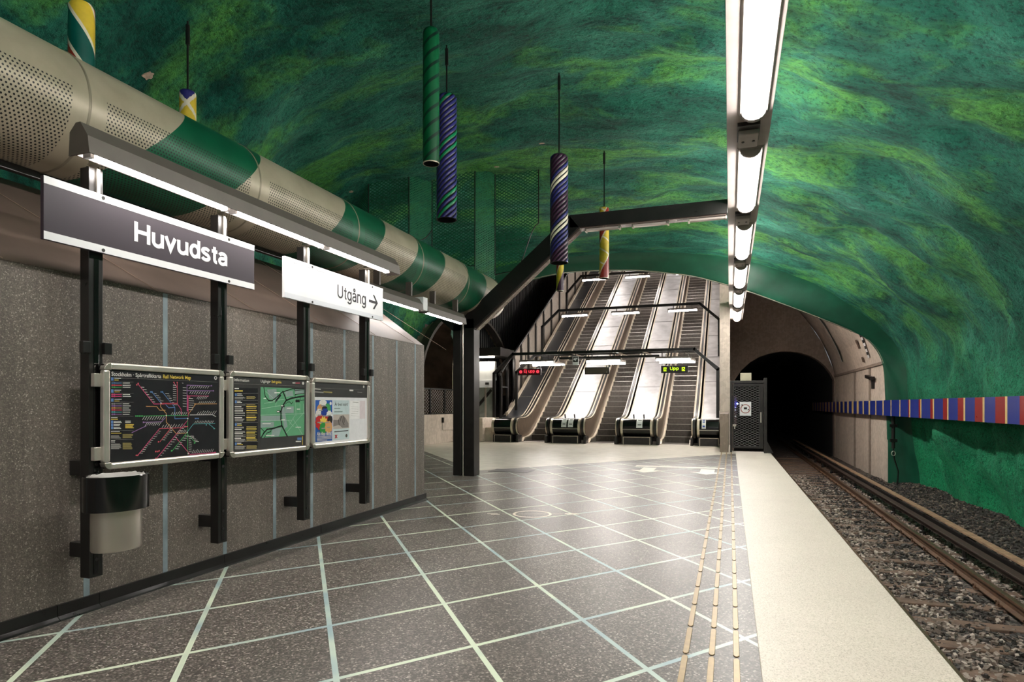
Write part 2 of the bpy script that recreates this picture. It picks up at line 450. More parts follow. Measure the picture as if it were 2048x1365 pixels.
# ------------------------------------------------------------------ platform, track bed
mb = MB(); mb.prism([(-17,-9,-.2),(.16,-9,-.2),(.16,20.95,-.2),(0,20.95,-.2),(0,24.5,-.2),(-17,30,-.2)], (0,0,.2))
struct(mb.build('floor', M_floor), 'grey terrazzo platform floor with pale inlaid diamond lines')
mb = MB(); mb.box(.16, 1.16, -9, 20.95, -.2, .0)
struct(mb.build('trim_2', M_strip, bevel=.006), 'cream terrazzo strip along the platform edge')
mb = MB(); mb.box(.0, 1.06, -9, 20.9, -1.4, -.2); struct(mb.build('wall_platform', M_concd))
m = bpy.data.materials.new('ballast_bed'); g = G(m); p = g.pos()
r = g.xyz(g.n('ShaderNodeTexVoronoi', {'Vector': p, 'Scale': 22}).outputs[1])[0]
g.base(g.ramp(r, [(0,(48,44,41)),(.4,(80,73,68)),(.8,(112,103,96)),(1,(134,123,115))])); g.rough(.9)
g.bump(g.n('ShaderNodeTexVoronoi', {'Vector': p, 'Scale': 22}).outputs[0], 1, .05)
mb = MB()
def bed_z(x, y):
    return -1.24 + .12*smooth(4.1, 5.6, x) + .03*noise.noise(Vector((x*1.3, y*1.3, 0)))
mb.grid([[(.6+i*.25, -9+k*.3, bed_z(.6+i*.25, -9+k*.3)) for i in range(26)] for k in range(150)])
mb.box(.0, 6.5, 35.9, 70, -1.3, -1.25)
struct(mb.build('ground', m, smooth=60), 'dark stone track bed')

# loose stones: one mass nobody could count
cube = [(-1,-1,-1),(1,-1,-1),(1,1,-1),(-1,1,-1),(-1,-1,1),(1,-1,1),(1,1,1),(-1,1,1)]
cf = ((0,3,2,1),(4,5,6,7),(0,1,5,4),(1,2,6,5),(2,3,7,6),(3,0,4,7))
mb = MB()
R = random.Random(3)
def stone(x, y, z, s, k):
    a = R.uniform(0, 2*PI); ca, sa = math.cos(a), math.sin(a); bb = len(mb.v)
    sx, sy, sz = s*R.uniform(.6,1.2), s*R.uniform(.5,.95), s*R.uniform(.4,.8)
    tx, ty = R.uniform(-.4,.4), R.uniform(-.4,.4)
    for c in cube:
        px = c[0]*sx*R.uniform(.45,1); py = c[1]*sy*R.uniform(.45,1); pz = c[2]*sz*R.uniform(.5,1)+tx*px+ty*py
        mb.v.append((x+px*ca-py*sa, y+px*sa+py*ca, z+pz))
    for f in cf: mb.face([bb+i for i in f], k)
for i in range(30000):
    y = 4 + 22*R.random()**1.5; x = R.uniform(1.75, 5.95)
    if 3.30 < x < 3.5: continue
    t = math.fmod(y-8.2+41, .82)
    if x < 3.9 and (t < .11 or t > .71) and R.random() < .45: continue
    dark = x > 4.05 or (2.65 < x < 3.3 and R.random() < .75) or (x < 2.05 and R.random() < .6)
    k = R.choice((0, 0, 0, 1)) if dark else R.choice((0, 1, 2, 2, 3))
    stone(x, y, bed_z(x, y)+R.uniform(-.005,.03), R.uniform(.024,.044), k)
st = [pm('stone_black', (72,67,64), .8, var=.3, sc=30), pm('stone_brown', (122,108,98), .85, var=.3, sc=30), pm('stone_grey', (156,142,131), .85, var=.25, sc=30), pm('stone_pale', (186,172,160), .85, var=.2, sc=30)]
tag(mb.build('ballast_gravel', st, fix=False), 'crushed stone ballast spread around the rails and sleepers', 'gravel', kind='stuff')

# sleepers
slp = None
for i in range(-6, 33):
    y = 8.2+i*.82
    if slp is None:
        slp = MB().box(1.35, 3.95, y-.12, y+.12, -1.42, -1.215).build('track_sleeper', M_wood, bevel=.012)
        slp.location = (0,0,0); o = slp; y0 = y
    else:
        o = slp.copy(); COL.objects.link(o); o.location = (0, y-y0, 0)
    tag(o, 'brown timber sleeper lying half buried in the stone ballast', 'sleeper', 'timber sleepers under the rails')
# running rails with clips
RP = [(-.07,0),(.07,0),(.07,.012),(.012,.03),(.012,.105),(.035,.118),(.035,.15),(-.035,.15),(-.035,.118),(-.012,.105),(-.012,.03),(-.07,.012)]
def rail(x, label):
    t = thing('running_rail', label, 'rail', (x, 0, -1.185), 'running rails')
    mb = MB(); mb.prism([(x+a, -8, -1.185+c) for a, c in RP], (0, 60, 0)); mb.build('rail_body', M_rust, t)
    mb = MB(); mb.box(x-.033, x+.033, -8, 52, -1.036, -1.033); mb.build('rail_head', M_railtop, t)['label'] = 'worn shiny rail top'
    for i in range(-4, 27):
        y = 8.2+i*.82
        for sd in (-1, 1):
            mb = MB(); mb.box(x+sd*.07-.045, x+sd*.07+.045, y-.05, y+.05, -1.185, -1.168)
            mb.tube([(x+sd*(.11+.0*a), y+.045*math.cos(a), -1.14+.03*math.sin(a)) for a in [q*PI/6 for q in range(11)]], .009, 6)
            mb.tube([(x+sd*.1, y, -1.168), (x+sd*.1, y, -1.125)], .014, 6)
            mb.build('rail_clip', M_rust, t)
rail(3.42, 'rusty running rail with shiny worn head, farther from the platform')
rail(1.985, 'running rail tucked under the cream platform edge')
# conductor rail with its board
t = thing('conductor_rail', 'dark brown conductor rail on insulators beside the far running rail', 'rail', (3.8, 0, -1.1))
mb = MB(); mb.box(3.74, 3.80, -8, 45, -1.02, -.92); mb.box(3.70, 3.84, -8, 45, -.935, -.905); mb.build('rail_body', pm('conductor_brown', (62,46,38), .6, .2, var=.3), t, bevel=.006)
for i in range(14):
    y = 5.2+i*2.46
    mb = MB(); mb.tube([(3.77, y, -1.25), (3.77, y, -1.16), (3.77, y, -1.14), (3.77, y, -1.02)], [.05, .06, .035, .035], 10); mb.build('insulator', M_dark, t)
t = thing('cover_board', 'weathered timber board running above the conductor rail', 'board', (4.0, 0, -1.1))
mb = MB(); mb.box(3.93, 4.06, -8, 45, -.85, -.815); mb.build('plank', M_board, t, bevel=.005)
mb = MB(); mb.box(3.90, 3.93, -8, 45, -1.0, -.87); mb.build('side_plank', M_blk, t)
for i in range(14):
    y = 5.6+i*2.46
    mb = MB(); mb.box(4.0, 4.05, y-.03, y+.03, -1.3, -.85); mb.box(3.87, 4.03, y-.02, y+.02, -.9, -.852); mb.build('bracket', M_dark, t)

# ------------------------------------------------------------------ tactile bars and floor markings
for row, (x, w_, lab) in enumerate([(-.245, .034, 'brass tactile bar in the floor row farthest from the cream edge strip'),
                                (-.1, .034, 'brass tactile bar in the middle of the three floor rows'),
                                (.035, .034, 'brass tactile bar in the floor row next to the cream edge strip')]):
    first = None
    for i in range(37):
        y = 3.3+i*.4735 + row*.02
        if y > 20.2: break
        if first is None:
            L = .445
            mb = MB(); a = w_/2
            mb.prism([(x-a, y+.02, 0), (x-a+.01, y, 0), (x+a-.01, y, 0), (x+a, y+.02, 0), (x+a, y+L-.02, 0), (x+a-.01, y+L, 0), (x-a+.01, y+L, 0), (x-a, y+L-.02, 0)], (0, 0, .006))
            o = first = mb.build('tactile_bar', M_orange, bevel=.002); yy = y
        else:
            o = first.copy(); COL.objects.link(o); o.location = (0, y-yy, 0)
        tag(o, lab, 'tactile bar', ['tactile bars far row', 'tactile bars middle row', 'tactile bars edge row'][row])
paint = pm('floor_paint', (236, 226, 212), .5, var=.06)
mb = MB(); n = 48; cx, cy, rr = -2.485, 7.94, .243
for i in range(n):
    a, b_ = 2*PI*i/n, 2*PI*(i+1)/n
    mb.poly([(cx+math.cos(a)*(rr-.017), cy+math.sin(a)*(rr-.017)*1, .002), (cx+math.cos(b_)*(rr-.017), cy+math.sin(b_)*(rr-.017), .002), (cx+math.cos(b_)*(rr+.017), cy+math.sin(b_)*(rr+.017), .002), (cx+math.cos(a)*(rr+.017), cy+math.sin(a)*(rr+.017), .002)])
d = Vector((.47, .163, 0)).normalized(); nn = Vector((-d.y, d.x, 0)); c = Vector((cx, cy, .003))
mb.poly([c-d*.40-nn*.008, c+d*.40-nn*.008, c+d*.40+nn*.008, c-d*.40+nn*.008])
for q0, q1, h in ((-.60, -.46, .02), (-.55, -.43, -.03), (.44, .60, .03), (.46, .62, -.02), (.43, .56, .0)):
    mb.poly([c+d*q0+nn*(h-.016), c+d*q1+nn*(h-.016), c+d*q1+nn*(h+.016), c+d*q0+nn*(h+.016)])
tag(mb.build('floor_marking', paint), 'white painted circle with a line through it on the floor', 'floor marking')
mb = MB()
mb.poly([(-2.12,14.93,.003),(-.10,14.93,.003),(-.10,15.2,.003),(-2.12,15.2,.003)])
for cx in (-1.75, -.47):
    mb.poly([(cx-.36,14.1,.003),(cx,13.62,.003),(cx+.36,14.1,.003)]); mb.poly([(cx-.15,14.1,.003),(cx+.15,14.1,.003),(cx+.15,14.75,.003),(cx-.15,14.75,.003)])
tag(mb.build('floor_marking', paint), 'white painted bar with two arrows on the floor before the gate', 'floor marking')
mb = MB(); mb.box(-5.0, -4.1, 12.75, 13.3, 0, .004); mb.box(-4.96, -4.14, 12.79, 13.26, .004, .006)
tag(mb.build('floor_hatch', M_dark), 'thin dark access hatch in the floor beside the black column', 'hatch')

# ------------------------------------------------------------------ left-hand poster wall
WX = lambda y: -4.27-.022*(y-2.6)
WE = 8.55
def wallp(y): x = WX(y); return [(x, y, 0), (x, y, 2.36), (x-3.2, y, 2.36), (x-3.2, y, 0)]
mb = MB(); mb.grid([wallp(-9), wallp(WE)], close=True); mb.poly(wallp(WE)); mb.poly(wallp(-9))
struct(mb.build('wall_left', M_wall), 'dark grey terrazzo wall carrying the notice boards')
def capp(y): x = WX(y); return [(x+.005, y, 2.355), (x-1.30, y, 3.30), (x-1.36, y, 3.30), (x-1.36, y, 2.36)]
mb = MB(); mb.grid([capp(-9), capp(WE)], close=True); mb.poly(capp(WE)); mb.poly(capp(-9))
struct(mb.build('trim_3', M_cap), 'brown sloping board along the top of the terrazzo wall')
mb = MB()
for k in range(8):                              # hairline joints of the cap boards
    y = .6+k*1.12
    mb.bar((WX(y)-.01, y+.9, 2.364), (WX(y)-1.28, y+.2, 3.288), .006, .004)
struct(mb.build('trim_4', pm('joint_brown', (128,108,94), .6)), 'pale slanting joints across the brown cap')
seamm = pm('blue_joint_strip', (134, 148, 154), .6, var=.3, sc=4)
for k, y in enumerate([1.9, 2.52, 3.171, 3.834, 4.478, 5.149, 5.757, 6.395, 7.05, 7.687, 8.25]):
    mb = MB(); x = WX(y); mb.box(x-.004, x+.0025, y-.022, y+.022, .1, 2.35)
    struct(mb.build('trim_%d' % (20+k), seamm), 'blue grey joint strip in the terrazzo wall')
mb = MB()
for y0, y2 in ((-9, 2.95), (2.955, 3.25), (3.255, 4.45), (4.455, 5.9), (5.905, WE+.04)):
    x0, x1 = WX(y0), WX(y2)
    mb.prism([(x0, y0, 0), (x0+.05, y0, 0), (x0+.045, y0, .012), (x0+.022, y0, .03), (x0+.02, y0, .105), (x0, y0, .105)], (x1-x0, y2-y0, 0))
mb.box(WX(WE)-.6, WX(WE)+.02, WE, WE+.03, 0, .105)
struct(mb.build('baseboard_left', M_blk), 'black skirting along the foot of the terrazzo wall')

# sign posts
PY = [3.085, 4.21, 5.33, 6.46]
PL = ['black steel post behind the waste bin and left end of the name sign',
      'black steel post between the rail map and the information board',
      'black steel post between the information board and the current events board',
      'black steel post at the right end of the exit sign']
proto = None
for k, y in enumerate(PY):
    t = thing('sign_post', PL[k], 'post', (-4.12, y, .28), 'black sign posts on the terrazzo wall')
    wx = WX(y)
    mb = MB(); mb.box(-4.16, -4.075, y-.05, y+.05, .28, 3.06); mb.build('post', M_blk, t, bevel=.004)
    mb = MB(); mb.box(-4.075, -4.071, y-.018, y+.018, .3, 2.45); mb.build('front_rib', M_blkg, t, bevel=.002)
    for z in (.40, .55, .93, 1.05):
        mb = MB(); mb.tube([(-4.078, y, z), (-4.069, y, z)], .013, 10); mb.build('bolt_hole', M_void, t)
    for z in (.46, 1.02):
        mb = MB(); mb.box(wx-.01, -4.15, y-.035, y+.03, z-.05, z+.05); mb.build('wall_bracket', M_blk, t, bevel=.004)
    mb = MB(); mb.box(-4.08, -4.05, y+.045, y+.10, 1.80, 1.88); mb.build('clamp', M_blk, t, bevel=.004)
    mb = MB(); mb.box(-4.10, -4.06, y-.10, y-.045, 1.80, 1.88); mb.build('clamp', M_blk, t, bevel=.004)
    mb = MB(); mb.box(-4.075, -4.06, y-.004, y+.02, 2.86, 3.06); mb.box(-4.12, -3.96, y-.02, y+.02, 3.08, 3.13); mb.build('hanger_strap', M_ss, t, bevel=.002)['label'] = 'bright steel strap'

# station name sign and exit sign
SX = -4.04
def sign(y0, y1, name, label, panel_m):
    t = thing(name, label, 'sign', (SX, (y0+y1)/2, 2.48))
    mb = MB(); mb.box(SX, SX+.03, y0, y1, 2.482, 2.876); mb.build('panel', panel_m, t, bevel=.002)
    for y in PY:
        if y0 < y < y1:
            for z in (2.50, 2.855):
                mb = MB(); mb.tube([(SX+.03, y, z), (SX+.036, y, z)], .012, 8); mb.build('bolt', M_dark, t)
    return t
X0 = SX+.0305
t = sign(2.697, 4.51, 'station_sign', 'violet black station name sign reading Huvudsta with white borders', M_signbk)
for z0, z1 in ((2.482, 2.532), (2.828, 2.876)):
    mb = MB(); mb.box(X0, X0+.0015, 2.697, 4.51, z0, z1); mb.build('border_stripe', M_white, t)['label'] = 'white border stripe'
mb = MB(); letters(mb, 'Huvudsta', (X0+.001, 3.315, 2.622), (0,1,0), (0,0,1), .885, .142, .205); mb.build('lettering', M_white, t)['label'] = 'white station name'
t = sign(4.913, 6.70, 'exit_sign', 'white exit sign reading Utgång with an arrow to the right', M_white)
mb = MB(); mb.box(X0, X0+.0015, 4.913, 6.70, 2.482, 2.532); mb.build('border_stripe', pm('pale_grey', (206,208,214), .4, var=.03), t)
mb = MB(); mb.box(X0, X0+.0015, 4.913, 6.70, 2.838, 2.876); mb.build('border_stripe', MATS['pale_grey'], t)
mb = MB(); letters(mb, 'Utgång', (X0+.001, 5.755, 2.617), (0,1,0), (0,0,1), .575, .142, .135); mb.build('lettering', M_txt, t)['label'] = 'grey exit word'
mb = MB()
mb.poly([(X0+.001, 6.385, 2.665), (X0+.001, 6.555, 2.665), (X0+.001, 6.555, 2.695), (X0+.001, 6.385, 2.695)])
for sg in (1, -1):
    mb.poly([(X0+.0012, 6.582, 2.68), (X0+.0012, 6.545, 2.68), (X0+.0012, 6.468, 2.68+sg*.085), (X0+.0012, 6.505, 2.68+sg*.085)])
mb.build('arrow', M_txt, t)['label'] = 'grey arrow pointing right'

# ------------------------------------------------------------------ notice boards (framed, plate by plate)
FX = -4.02
class Art:
    """flat printed artwork on the plane x = X; points given as (y, z)"""
    def __init__(s, X): s.X = X; s.mb = MB(); s.m = []; s.lay = 0
    def k(s, m):
        if m not in s.m: s.m.append(m)
        return s.m.index(m)
    def up(s): s.lay += 1
    def x(s): return s.X+s.lay*.0004
    def rect(s, y0, y1, z0, z1, m): s.mb.poly([(s.x(), y0, z0), (s.x(), y1, z0), (s.x(), y1, z1), (s.x(), y0, z1)], s.k(m))
    def poly(s, pts, m): s.mb.poly([(s.x(), a, b) for a, b in pts], s.k(m))
    def line(s, pts, w, m):
        for (a, b), (c, d) in zip(pts, pts[1:]):
            L = math.hypot(c-a, d-b) or 1e-6; nx, ny = -(d-b)/L*w/2, (c-a)/L*w/2; ex, ey = (c-a)/L*w/2, (d-b)/L*w/2
            s.poly([(a-ex+nx, b-ey+ny), (a-ex-nx, b-ey-ny), (c+ex-nx, d+ey-ny), (c+ex+nx, d+ey+ny)], m)
    def disc(s, y, z, r, m, n=16, star=0):
        s.poly([(y+math.cos(2*PI*i/n)*r*(1-star*(i % 2)), z+math.sin(2*PI*i/n)*r*(1-star*(i % 2))) for i in range(n)], m)
    def text(s, txt, y, z, w, cap, m, bold=0): put_text(s.mb, txt, (s.x(), y, z), (0,1,0), (0,0,1), w, cap, s.k(m), bold)
    def para(s, y0, y1, z1, n, dz, m, rnd):
        for i in range(n): s.rect(y0, y0+(y1-y0)*rnd.uniform(.7, 1), z1-i*dz-dz*.55, z1-i*dz, m)
    def build(s, name, par): return s.mb.build(name, s.m, par, fix=False)
C = lambda n, c: pm('ink_'+n, c, .35, var=.05, sc=20)
c_w, c_y, c_r, c_b, c_g = C('white', (216,212,206)), C('yellow', (226,196,84)), C('red', (206,86,100)), C('blue', (92,128,182)), C('green', (74,160,92))
c_p, c_o, c_v, c_t = C('pink', (206,76,122)), C('orange', (204,150,96)), C('violet', (150,112,168)), C('teal', (88,160,164))
c_gr, c_lg, c_mg, c_mw, c_mk = C('grey', (150,146,142)), C('mapgrey', (140,156,152)), C('mapgreen', (96,158,118)), C('mapline', (164,196,174)), C('mapblack', (30,32,34))
def board(y0, y1, z0, z1, label):
    t = thing('notice_board', label, 'notice board', (FX, (y0+y1)/2, z0), 'framed notice boards on the posts')
    fw = .046
    mb = MB(); mb.box(FX-.03, FX-.004, y0+.01, y1-.01, z0+.01, z1-.01); mb.build('back_panel', M_dark, t)
    for nm, a in (('left', (y0, y0+fw, z0+.05, z1-.05)), ('right', (y1-fw, y1, z0+.05, z1-.05)), ('b', (y0+.05, y1-.05, z0, z0+fw)), ('t', (y0+.05, y1-.05, z1-fw, z1))):
        mb = MB(); ya, yb, za, zb = a
        if nm in ('left', 'right'): mb.box(FX-.03, FX+.018, ya, yb, za, zb)
        else: mb.box(FX-.03, FX+.018, ya, yb, za, zb)
        mb.build('frame_rail', M_alu, t, bevel=.012)
    for sy, sz in ((0,0),(0,1),(1,0),(1,1)):
        cy = y1-.05 if sy else y0+.05; cz = z1-.05 if sz else z0+.05
        dy = 1 if sy else -1; dz = 1 if sz else -1
        out = [(cy+dy*.05*math.cos(a), cz+dz*.05*math.sin(a)) for a in [i*PI/12 for i in range(7)]]
        poly = out+[(cy, cz)]
        mb = MB(); mb.prism([(FX-.03, a, b) for a, b in poly], (.05, 0, 0)); mb.build('corner_cap', M_ss, t, bevel=.003)
    return t
RR = random.Random(11); c_ol = C('olive', (150,136,84))
# 1 -- rail network map: picture coordinates of the printed sheet -> board plane
def z4(a, b):
    u = 180+a*300/1575; v = 700+b*260/1365; l = (u-1024)/1250; c, s = math.cos(TH), math.sin(TH)
    tt = FX/(c*l-s); return ((s*l+c)*tt, 1.45+(811-v)/1250*tt)
t = board(3.089, 4.156, 1.008, 1.742, 'aluminium framed rail network map on black, above the waste bin')
A = Art(FX+.0005); A.rect(3.13, 4.118, 1.04, 1.705, M_pbk); A.up()
def L(pts, m, w_=.0045): A.line([z4(*p) for p in pts], w_, m)
L([(222,292),(1340,340)], c_gr, .0015)
for pts, m in (([(500,355),(670,570),(915,567)], c_p), ([(915,345),(915,560)], c_r), ([(880,345),(912,395)], c_p), ([(650,445),(745,560)], c_b), ([(760,445),(890,605),(890,725),(1025,720)], c_b),
    ([(790,570),(825,610),(890,605)], c_b), ([(1018,640),(1018,372),(1275,380)], c_v), ([(1018,430),(1290,432)], c_v), ([(1030,700),(1030,485),(1245,487)], c_p), ([(1105,575),(1030,680)], c_o), ([(1105,570),(1330,568)], c_o),
    ([(915,567),(955,625),(960,690)], c_p), ([(480,697),(800,692),(1030,690)], c_g), ([(1050,685),(1285,683),(1320,702)], c_w), ([(570,762),(750,757),(790,712)], c_v), ([(440,870),(590,800)], c_v),
    ([(740,570),(740,600),(800,670),(800,760),(905,882),(1010,875)], c_o), ([(730,828),(960,820),(1025,805)], c_r), ([(730,828),(500,1110)], c_p), ([(850,820),(735,965)], c_r), ([(1025,740),(890,905),(700,1140)], c_p), ([(890,910),(1050,1100),(1320,1080)], c_p),
    ([(1010,880),(865,1060)], c_g), ([(1025,720),(1025,1090)], c_g), ([(1025,890),(1110,980)], c_g), ([(1015,870),(1085,780),(1310,775)], c_t), ([(1240,775),(1310,830)], c_t), ([(590,595),(700,597),(730,635),(790,635)], c_o)):
    L(pts, m)
L([(740,567),(915,566)], c_r, .011); L([(1022,480),(1022,640)], c_p, .009)
A.up()
def ticks(a, b, n, dx, dy, m=c_w):
    for i in range(n):
        f = (i+.5)/n; x = a[0]+(b[0]-a[0])*f; y = a[1]+(b[1]-a[1])*f; q = RR.uniform(.75, 1.1)
        L([(x, y), (x+dx*q, y+dy*q)], m, .0028)
for a in (((560,700),(790,697),9,-25,38),((590,765),(755,760),8,-22,34),((1050,378),(1260,382),9,-22,28),((1050,436),(1270,440),9,-22,30),((1130,490),(1240,490),6,-20,28),((1130,562),(1310,560),9,16,-20),((1110,680),(1310,680),9,26,-36),
    ((840,685),(1010,682),8,22,-32),((1090,770),(1290,768),12,16,-24),((740,820),(960,812),8,22,-32),((1060,1088),(1290,1072),12,18,-34),((910,872),(1000,868),5,18,-26)): ticks(*a)
def side(a, b, n, ln):
    for i in range(n):
        f = (i+.5)/n; x = a[0]+(b[0]-a[0])*f; y = a[1]+(b[1]-a[1])*f; q = ln*RR.uniform(.6, 1.2); L([(x+7, y), (x+7+q, y+2)], c_w, .0028)
for a in (((520,380),(660,560),7,30),((660,450),(735,545),5,28),((775,450),(880,590),6,32),((720,845),(510,1095),13,26),((840,835),(745,955),6,30),((985,790),(720,1120),14,28),((1000,895),(880,1050),7,30),((1030,900),(1030,1080),9,26),((1040,900),(1105,970),5,30),((1030,500),(1030,640),6,48),((960,350),(960,350),1,10)): side(*a)
for i in range(8): L([(872,372+i*22),(902,374+i*22)], c_w, .0028); L([(975,398+i*28),(1010,400+i*28)], c_w, .0028)
for (x, y, m) in ((490,368,c_r),(505,355,c_r),(637,443,c_b),(650,443,c_b),(745,443,c_b),(760,443,c_b),(880,343,c_r),(914,343,c_r),(480,697,c_g),(500,697,c_g),(522,697,c_g),(545,697,c_g),(560,762,c_v),(1025,722,c_w),(745,562,c_w),(800,692,c_w),(850,820,c_w),(1018,868,c_w),(485,1110,c_r),(500,1110,c_r),(718,968,c_r),(690,1070,c_r),(710,1070,c_r),(725,1062,c_r),(690,1142,c_r),(855,1062,c_g),(1095,980,c_g),(1105,722,c_b),(1120,722,c_b),(1135,722,c_b),(1220,790,c_t),(1300,828,c_t),(1100,570,c_o),(1045,498,c_r),(1030,1092,c_w),(1310,1078,c_p),(1295,432,c_v),(1275,378,c_v)):
    yy, zz = z4(x, y); A.rect(yy-.005, yy+.005, zz-.005, zz+.005, m)
# legend column
def LP(x0, x1, y, n, dy, m):
    for i in range(n): L([(x0, y+i*dy), (x0+(x1-x0)*RR.uniform(.7, 1), y+i*dy)], m, .0042)
for y, m in ((300,c_w),(425,c_w),(520,c_w)):
    a = z4(233, y+8); A.rect(a[0]-.009, a[0]+.009, a[1]-.011, a[1]+.011, c_b); LP(258, 330, y, 1, 0, c_w); LP(258, 310, y+18, 1, 0, c_y)
for y, m in ((350,c_b),(373,c_r),(394,c_g),(470,c_p),(490,c_p),(568,c_gr),(590,c_v),(612,c_o),(633,c_r),(655,c_t),(678,c_v)):
    L([(225, y), (330, y)], m, .004); a = z4(232, y); A.rect(a[0]-.006, a[0]+.006, a[1]-.005, a[1]+.005, m); a = z4(254, y); A.rect(a[0]-.006, a[0]+.006, a[1]-.005, a[1]+.005, m)
    LP(345, 430, y, 1, 0, c_w)
for y in (335, 455, 548, 695, 845, 940): L([(222, y), (455, y+4)], c_gr, .001)
LP(222, 290, 712, 1, 0, c_w); LP(222, 300, 730, 1, 0, c_y)
for y in (758, 790, 820):
    a = z4(231, y); A.rect(a[0]-.008, a[0]+.008, a[1]-.009, a[1]+.009, c_b); LP(250, 330, y-5, 2, 12, c_w)
LP(372, 440, 750, 2, 14, c_w); LP(372, 460, 785, 4, 12, c_y); LP(222, 330, 858, 1, 0, c_w); LP(222, 335, 876, 1, 0, c_y)
LP(222, 325, 905, 3, 11, c_gr); LP(345, 450, 890, 4, 11, c_ol); LP(222, 270, 955, 2, 14, c_w); LP(222, 325, 990, 6, 10, c_gr); LP(345, 455, 982, 7, 10, c_ol)
a = z4(1318, 296); A.disc(a[0], a[1], .016, c_w); A.up(); A.disc(a[0], a[1], .008, M_pbk)
A.build('map_sheet', t)['label'] = 'black printed rail map with coloured lines'
mb = MB(); y0, z0 = z4(222, 262); y1_, _ = z4(745, 290); put_text(mb, 'Stockholm · Spårtrafikkarta', (FX+.0025, y0, 1.653), (0,1,0), (0,0,1), y1_-y0, .027, bold=.012); mb.build('lettering', c_w, t)['label'] = 'white heading'
mb = MB(); y0, _ = z4(765, 290); y1_, _ = z4(1057, 300); put_text(mb, 'Rail Network Map', (FX+.0025, y0, 1.653), (0,1,0), (0,0,1), y1_-y0, .027, bold=.016); mb.build('lettering', c_y, t)['label'] = 'yellow heading'

# 2 -- exit guide
def z5(a, b):
    u = 460+a*160/1213; v = 740+b*180/1365; l = (u-1024)/1250; c, s = math.cos(TH), math.sin(TH)
    tt = FX/(c*l-s); return ((s*l+c)*tt, 1.45+(811-v)/1250*tt)
t = board(4.214, 5.284, 1.0, 1.745, 'aluminium framed information board with a green exit guide map')
A = Art(FX+.0005); A.rect(4.26, 5.238, 1.03, 1.70, M_pgr); A.up()
def L5(pts, m, w_=.004): A.line([z5(*p) for p in pts], w_, m)
yl, zt = z5(462, 262); yr, _ = z5(1125, 300); _, zb = z5(462, 1035)
A.rect(*[4.27, z5(420, 0)[0]], z5(200, 1200)[1], z5(60, 270)[1], M_pbk)
A.rect(yl, yr, zb, zt, c_mg); A.up()
def cl(pts): return [(min(max(y, yl), yr), min(max(z, zb), zt)) for y, z in [z5(*p) for p in pts]]
for pts in ([(462,800),(665,790),(665,870),(462,880)], [(835,560),(965,555),(965,655),(835,660)], [(470,700),(760,695),(760,770),(470,780)], [(830,330),(950,320),(960,400),(850,410)], [(560,300),(700,290),(720,430),(600,450)], [(640,900),(780,880),(740,1010),(620,1015)], [(770,570),(820,570),(870,860),(820,900)], [(985,300),(1120,300),(1120,360),(985,370)]): A.poly(cl(pts), c_lg)
A.up()
for pts in ([(520,510),(700,480)],[(480,590),(760,545)],[(462,690),(1125,665)],[(462,780),(940,765)],[(850,960),(1125,640)],[(950,740),(1100,990)],[(985,440),(1000,700)],[(1060,520),(1060,650)],[(1110,520),(1110,650)],[(700,480),(690,550)],[(900,830),(985,690)],[(540,330),(650,430)],[(640,470),(820,450)],[(880,770),(960,860)]):
    A.line(cl(pts), .0035, c_mw)
for pts, ww in (([(512,270),(530,400),(580,465),(640,470),(700,420),(790,340),(940,290),(1120,290)], .009), ([(800,330),(850,455)], .014), ([(1120,400),(940,430),(850,465),(790,560),(770,640),(770,740),(785,850),(865,1010)], .016),
    ([(785,850),(640,895),(560,905),(510,960),(470,1030)], .014), ([(520,1030),(560,960),(615,940),(622,905)], .007), ([(465,885),(515,935)], .007), ([(985,410),(985,375),(1120,360)], .006), ([(1065,410),(1065,465),(1120,460)], .006), ([(975,295),(980,318),(1120,305)], .006), ([(840,520),(870,490),(905,490),(930,520),(950,490)], .006), ([(690,480),(760,390)], .02)):
    A.line(cl(pts), ww, c_mk)
for a in ((988,455,1055,495),(770,540,825,570),(708,620,770,650)): A.poly(cl([(a[0],a[1]),(a[2],a[1]),(a[2],a[3]),(a[0],a[3])]), c_mk)
A.up()
for a in ((675,350,750),(510,435,540),(865,585,920),(1015,598,1055),(780,760,830),(495,820,610),(995,872,1070),(545,998,665),(775,548,800),(715,635,740)): A.line(cl([(a[0],a[1]),(a[2],a[1])]), .008, c_w)
# left column of notices
def LP5(x0, x1, y, n, dy, m, w_=.0055):
    for i in range(n): L5([(x0, y+i*dy), (x0+(x1-x0)*RR.uniform(.72, 1), y+i*dy)], m, w_)
L5([(60,210),(1130,250)], c_gr, .0015)
for y in (360,465,515,800,1090): L5([(70,y),(420,y-2)], c_gr, .0015)
LP5(72,140,285,1,0,c_w,.009); LP5(72,190,322,1,0,c_y,.009)
for y in (378, 487, 832, 1125):
    a = z5(86, y); A.rect(a[0]-.011, a[0]+.011, a[1]-.012, a[1]+.012, c_b); LP5(108,170,y-10,1,0,c_w); LP5(108,200,y+10,1,0,c_y if y > 800 else c_w)
for y, n in ((415,3),(535,1),(585,2),(650,2),(695,1),(750,3),(870,2),(935,2),(990,3),(1055,3),(1160,4)):
    LP5(72,235,y,n,14,c_gr); LP5(250,412,y-6,n,14,c_ol)
for y in (562,625,728,905,965,1040): LP5(72,190,y,1,0,c_w,.008); LP5(250,400,y-6,1,0,c_y,.008)
for q, m in ((1030,c_b),(1052,c_b),(1074,c_b)):
    a = z5(q, 1048); A.rect(a[0]-.012, a[0]+.012, a[1]-.012, a[1]+.012, m)
L5([(1098,1015),(1098,1135)], c_y, .007); LP5(1000,1080,1088,1,0,c_w,.01); LP5(950,985,200,1,0,c_w,.01); LP5(992,1065,202,1,0,c_r,.008)
a = z5(1106, 205); A.disc(a[0], a[1], .016, c_w)
A.build('guide_sheet', t)['label'] = 'dark printed sheet with green street map and text columns'
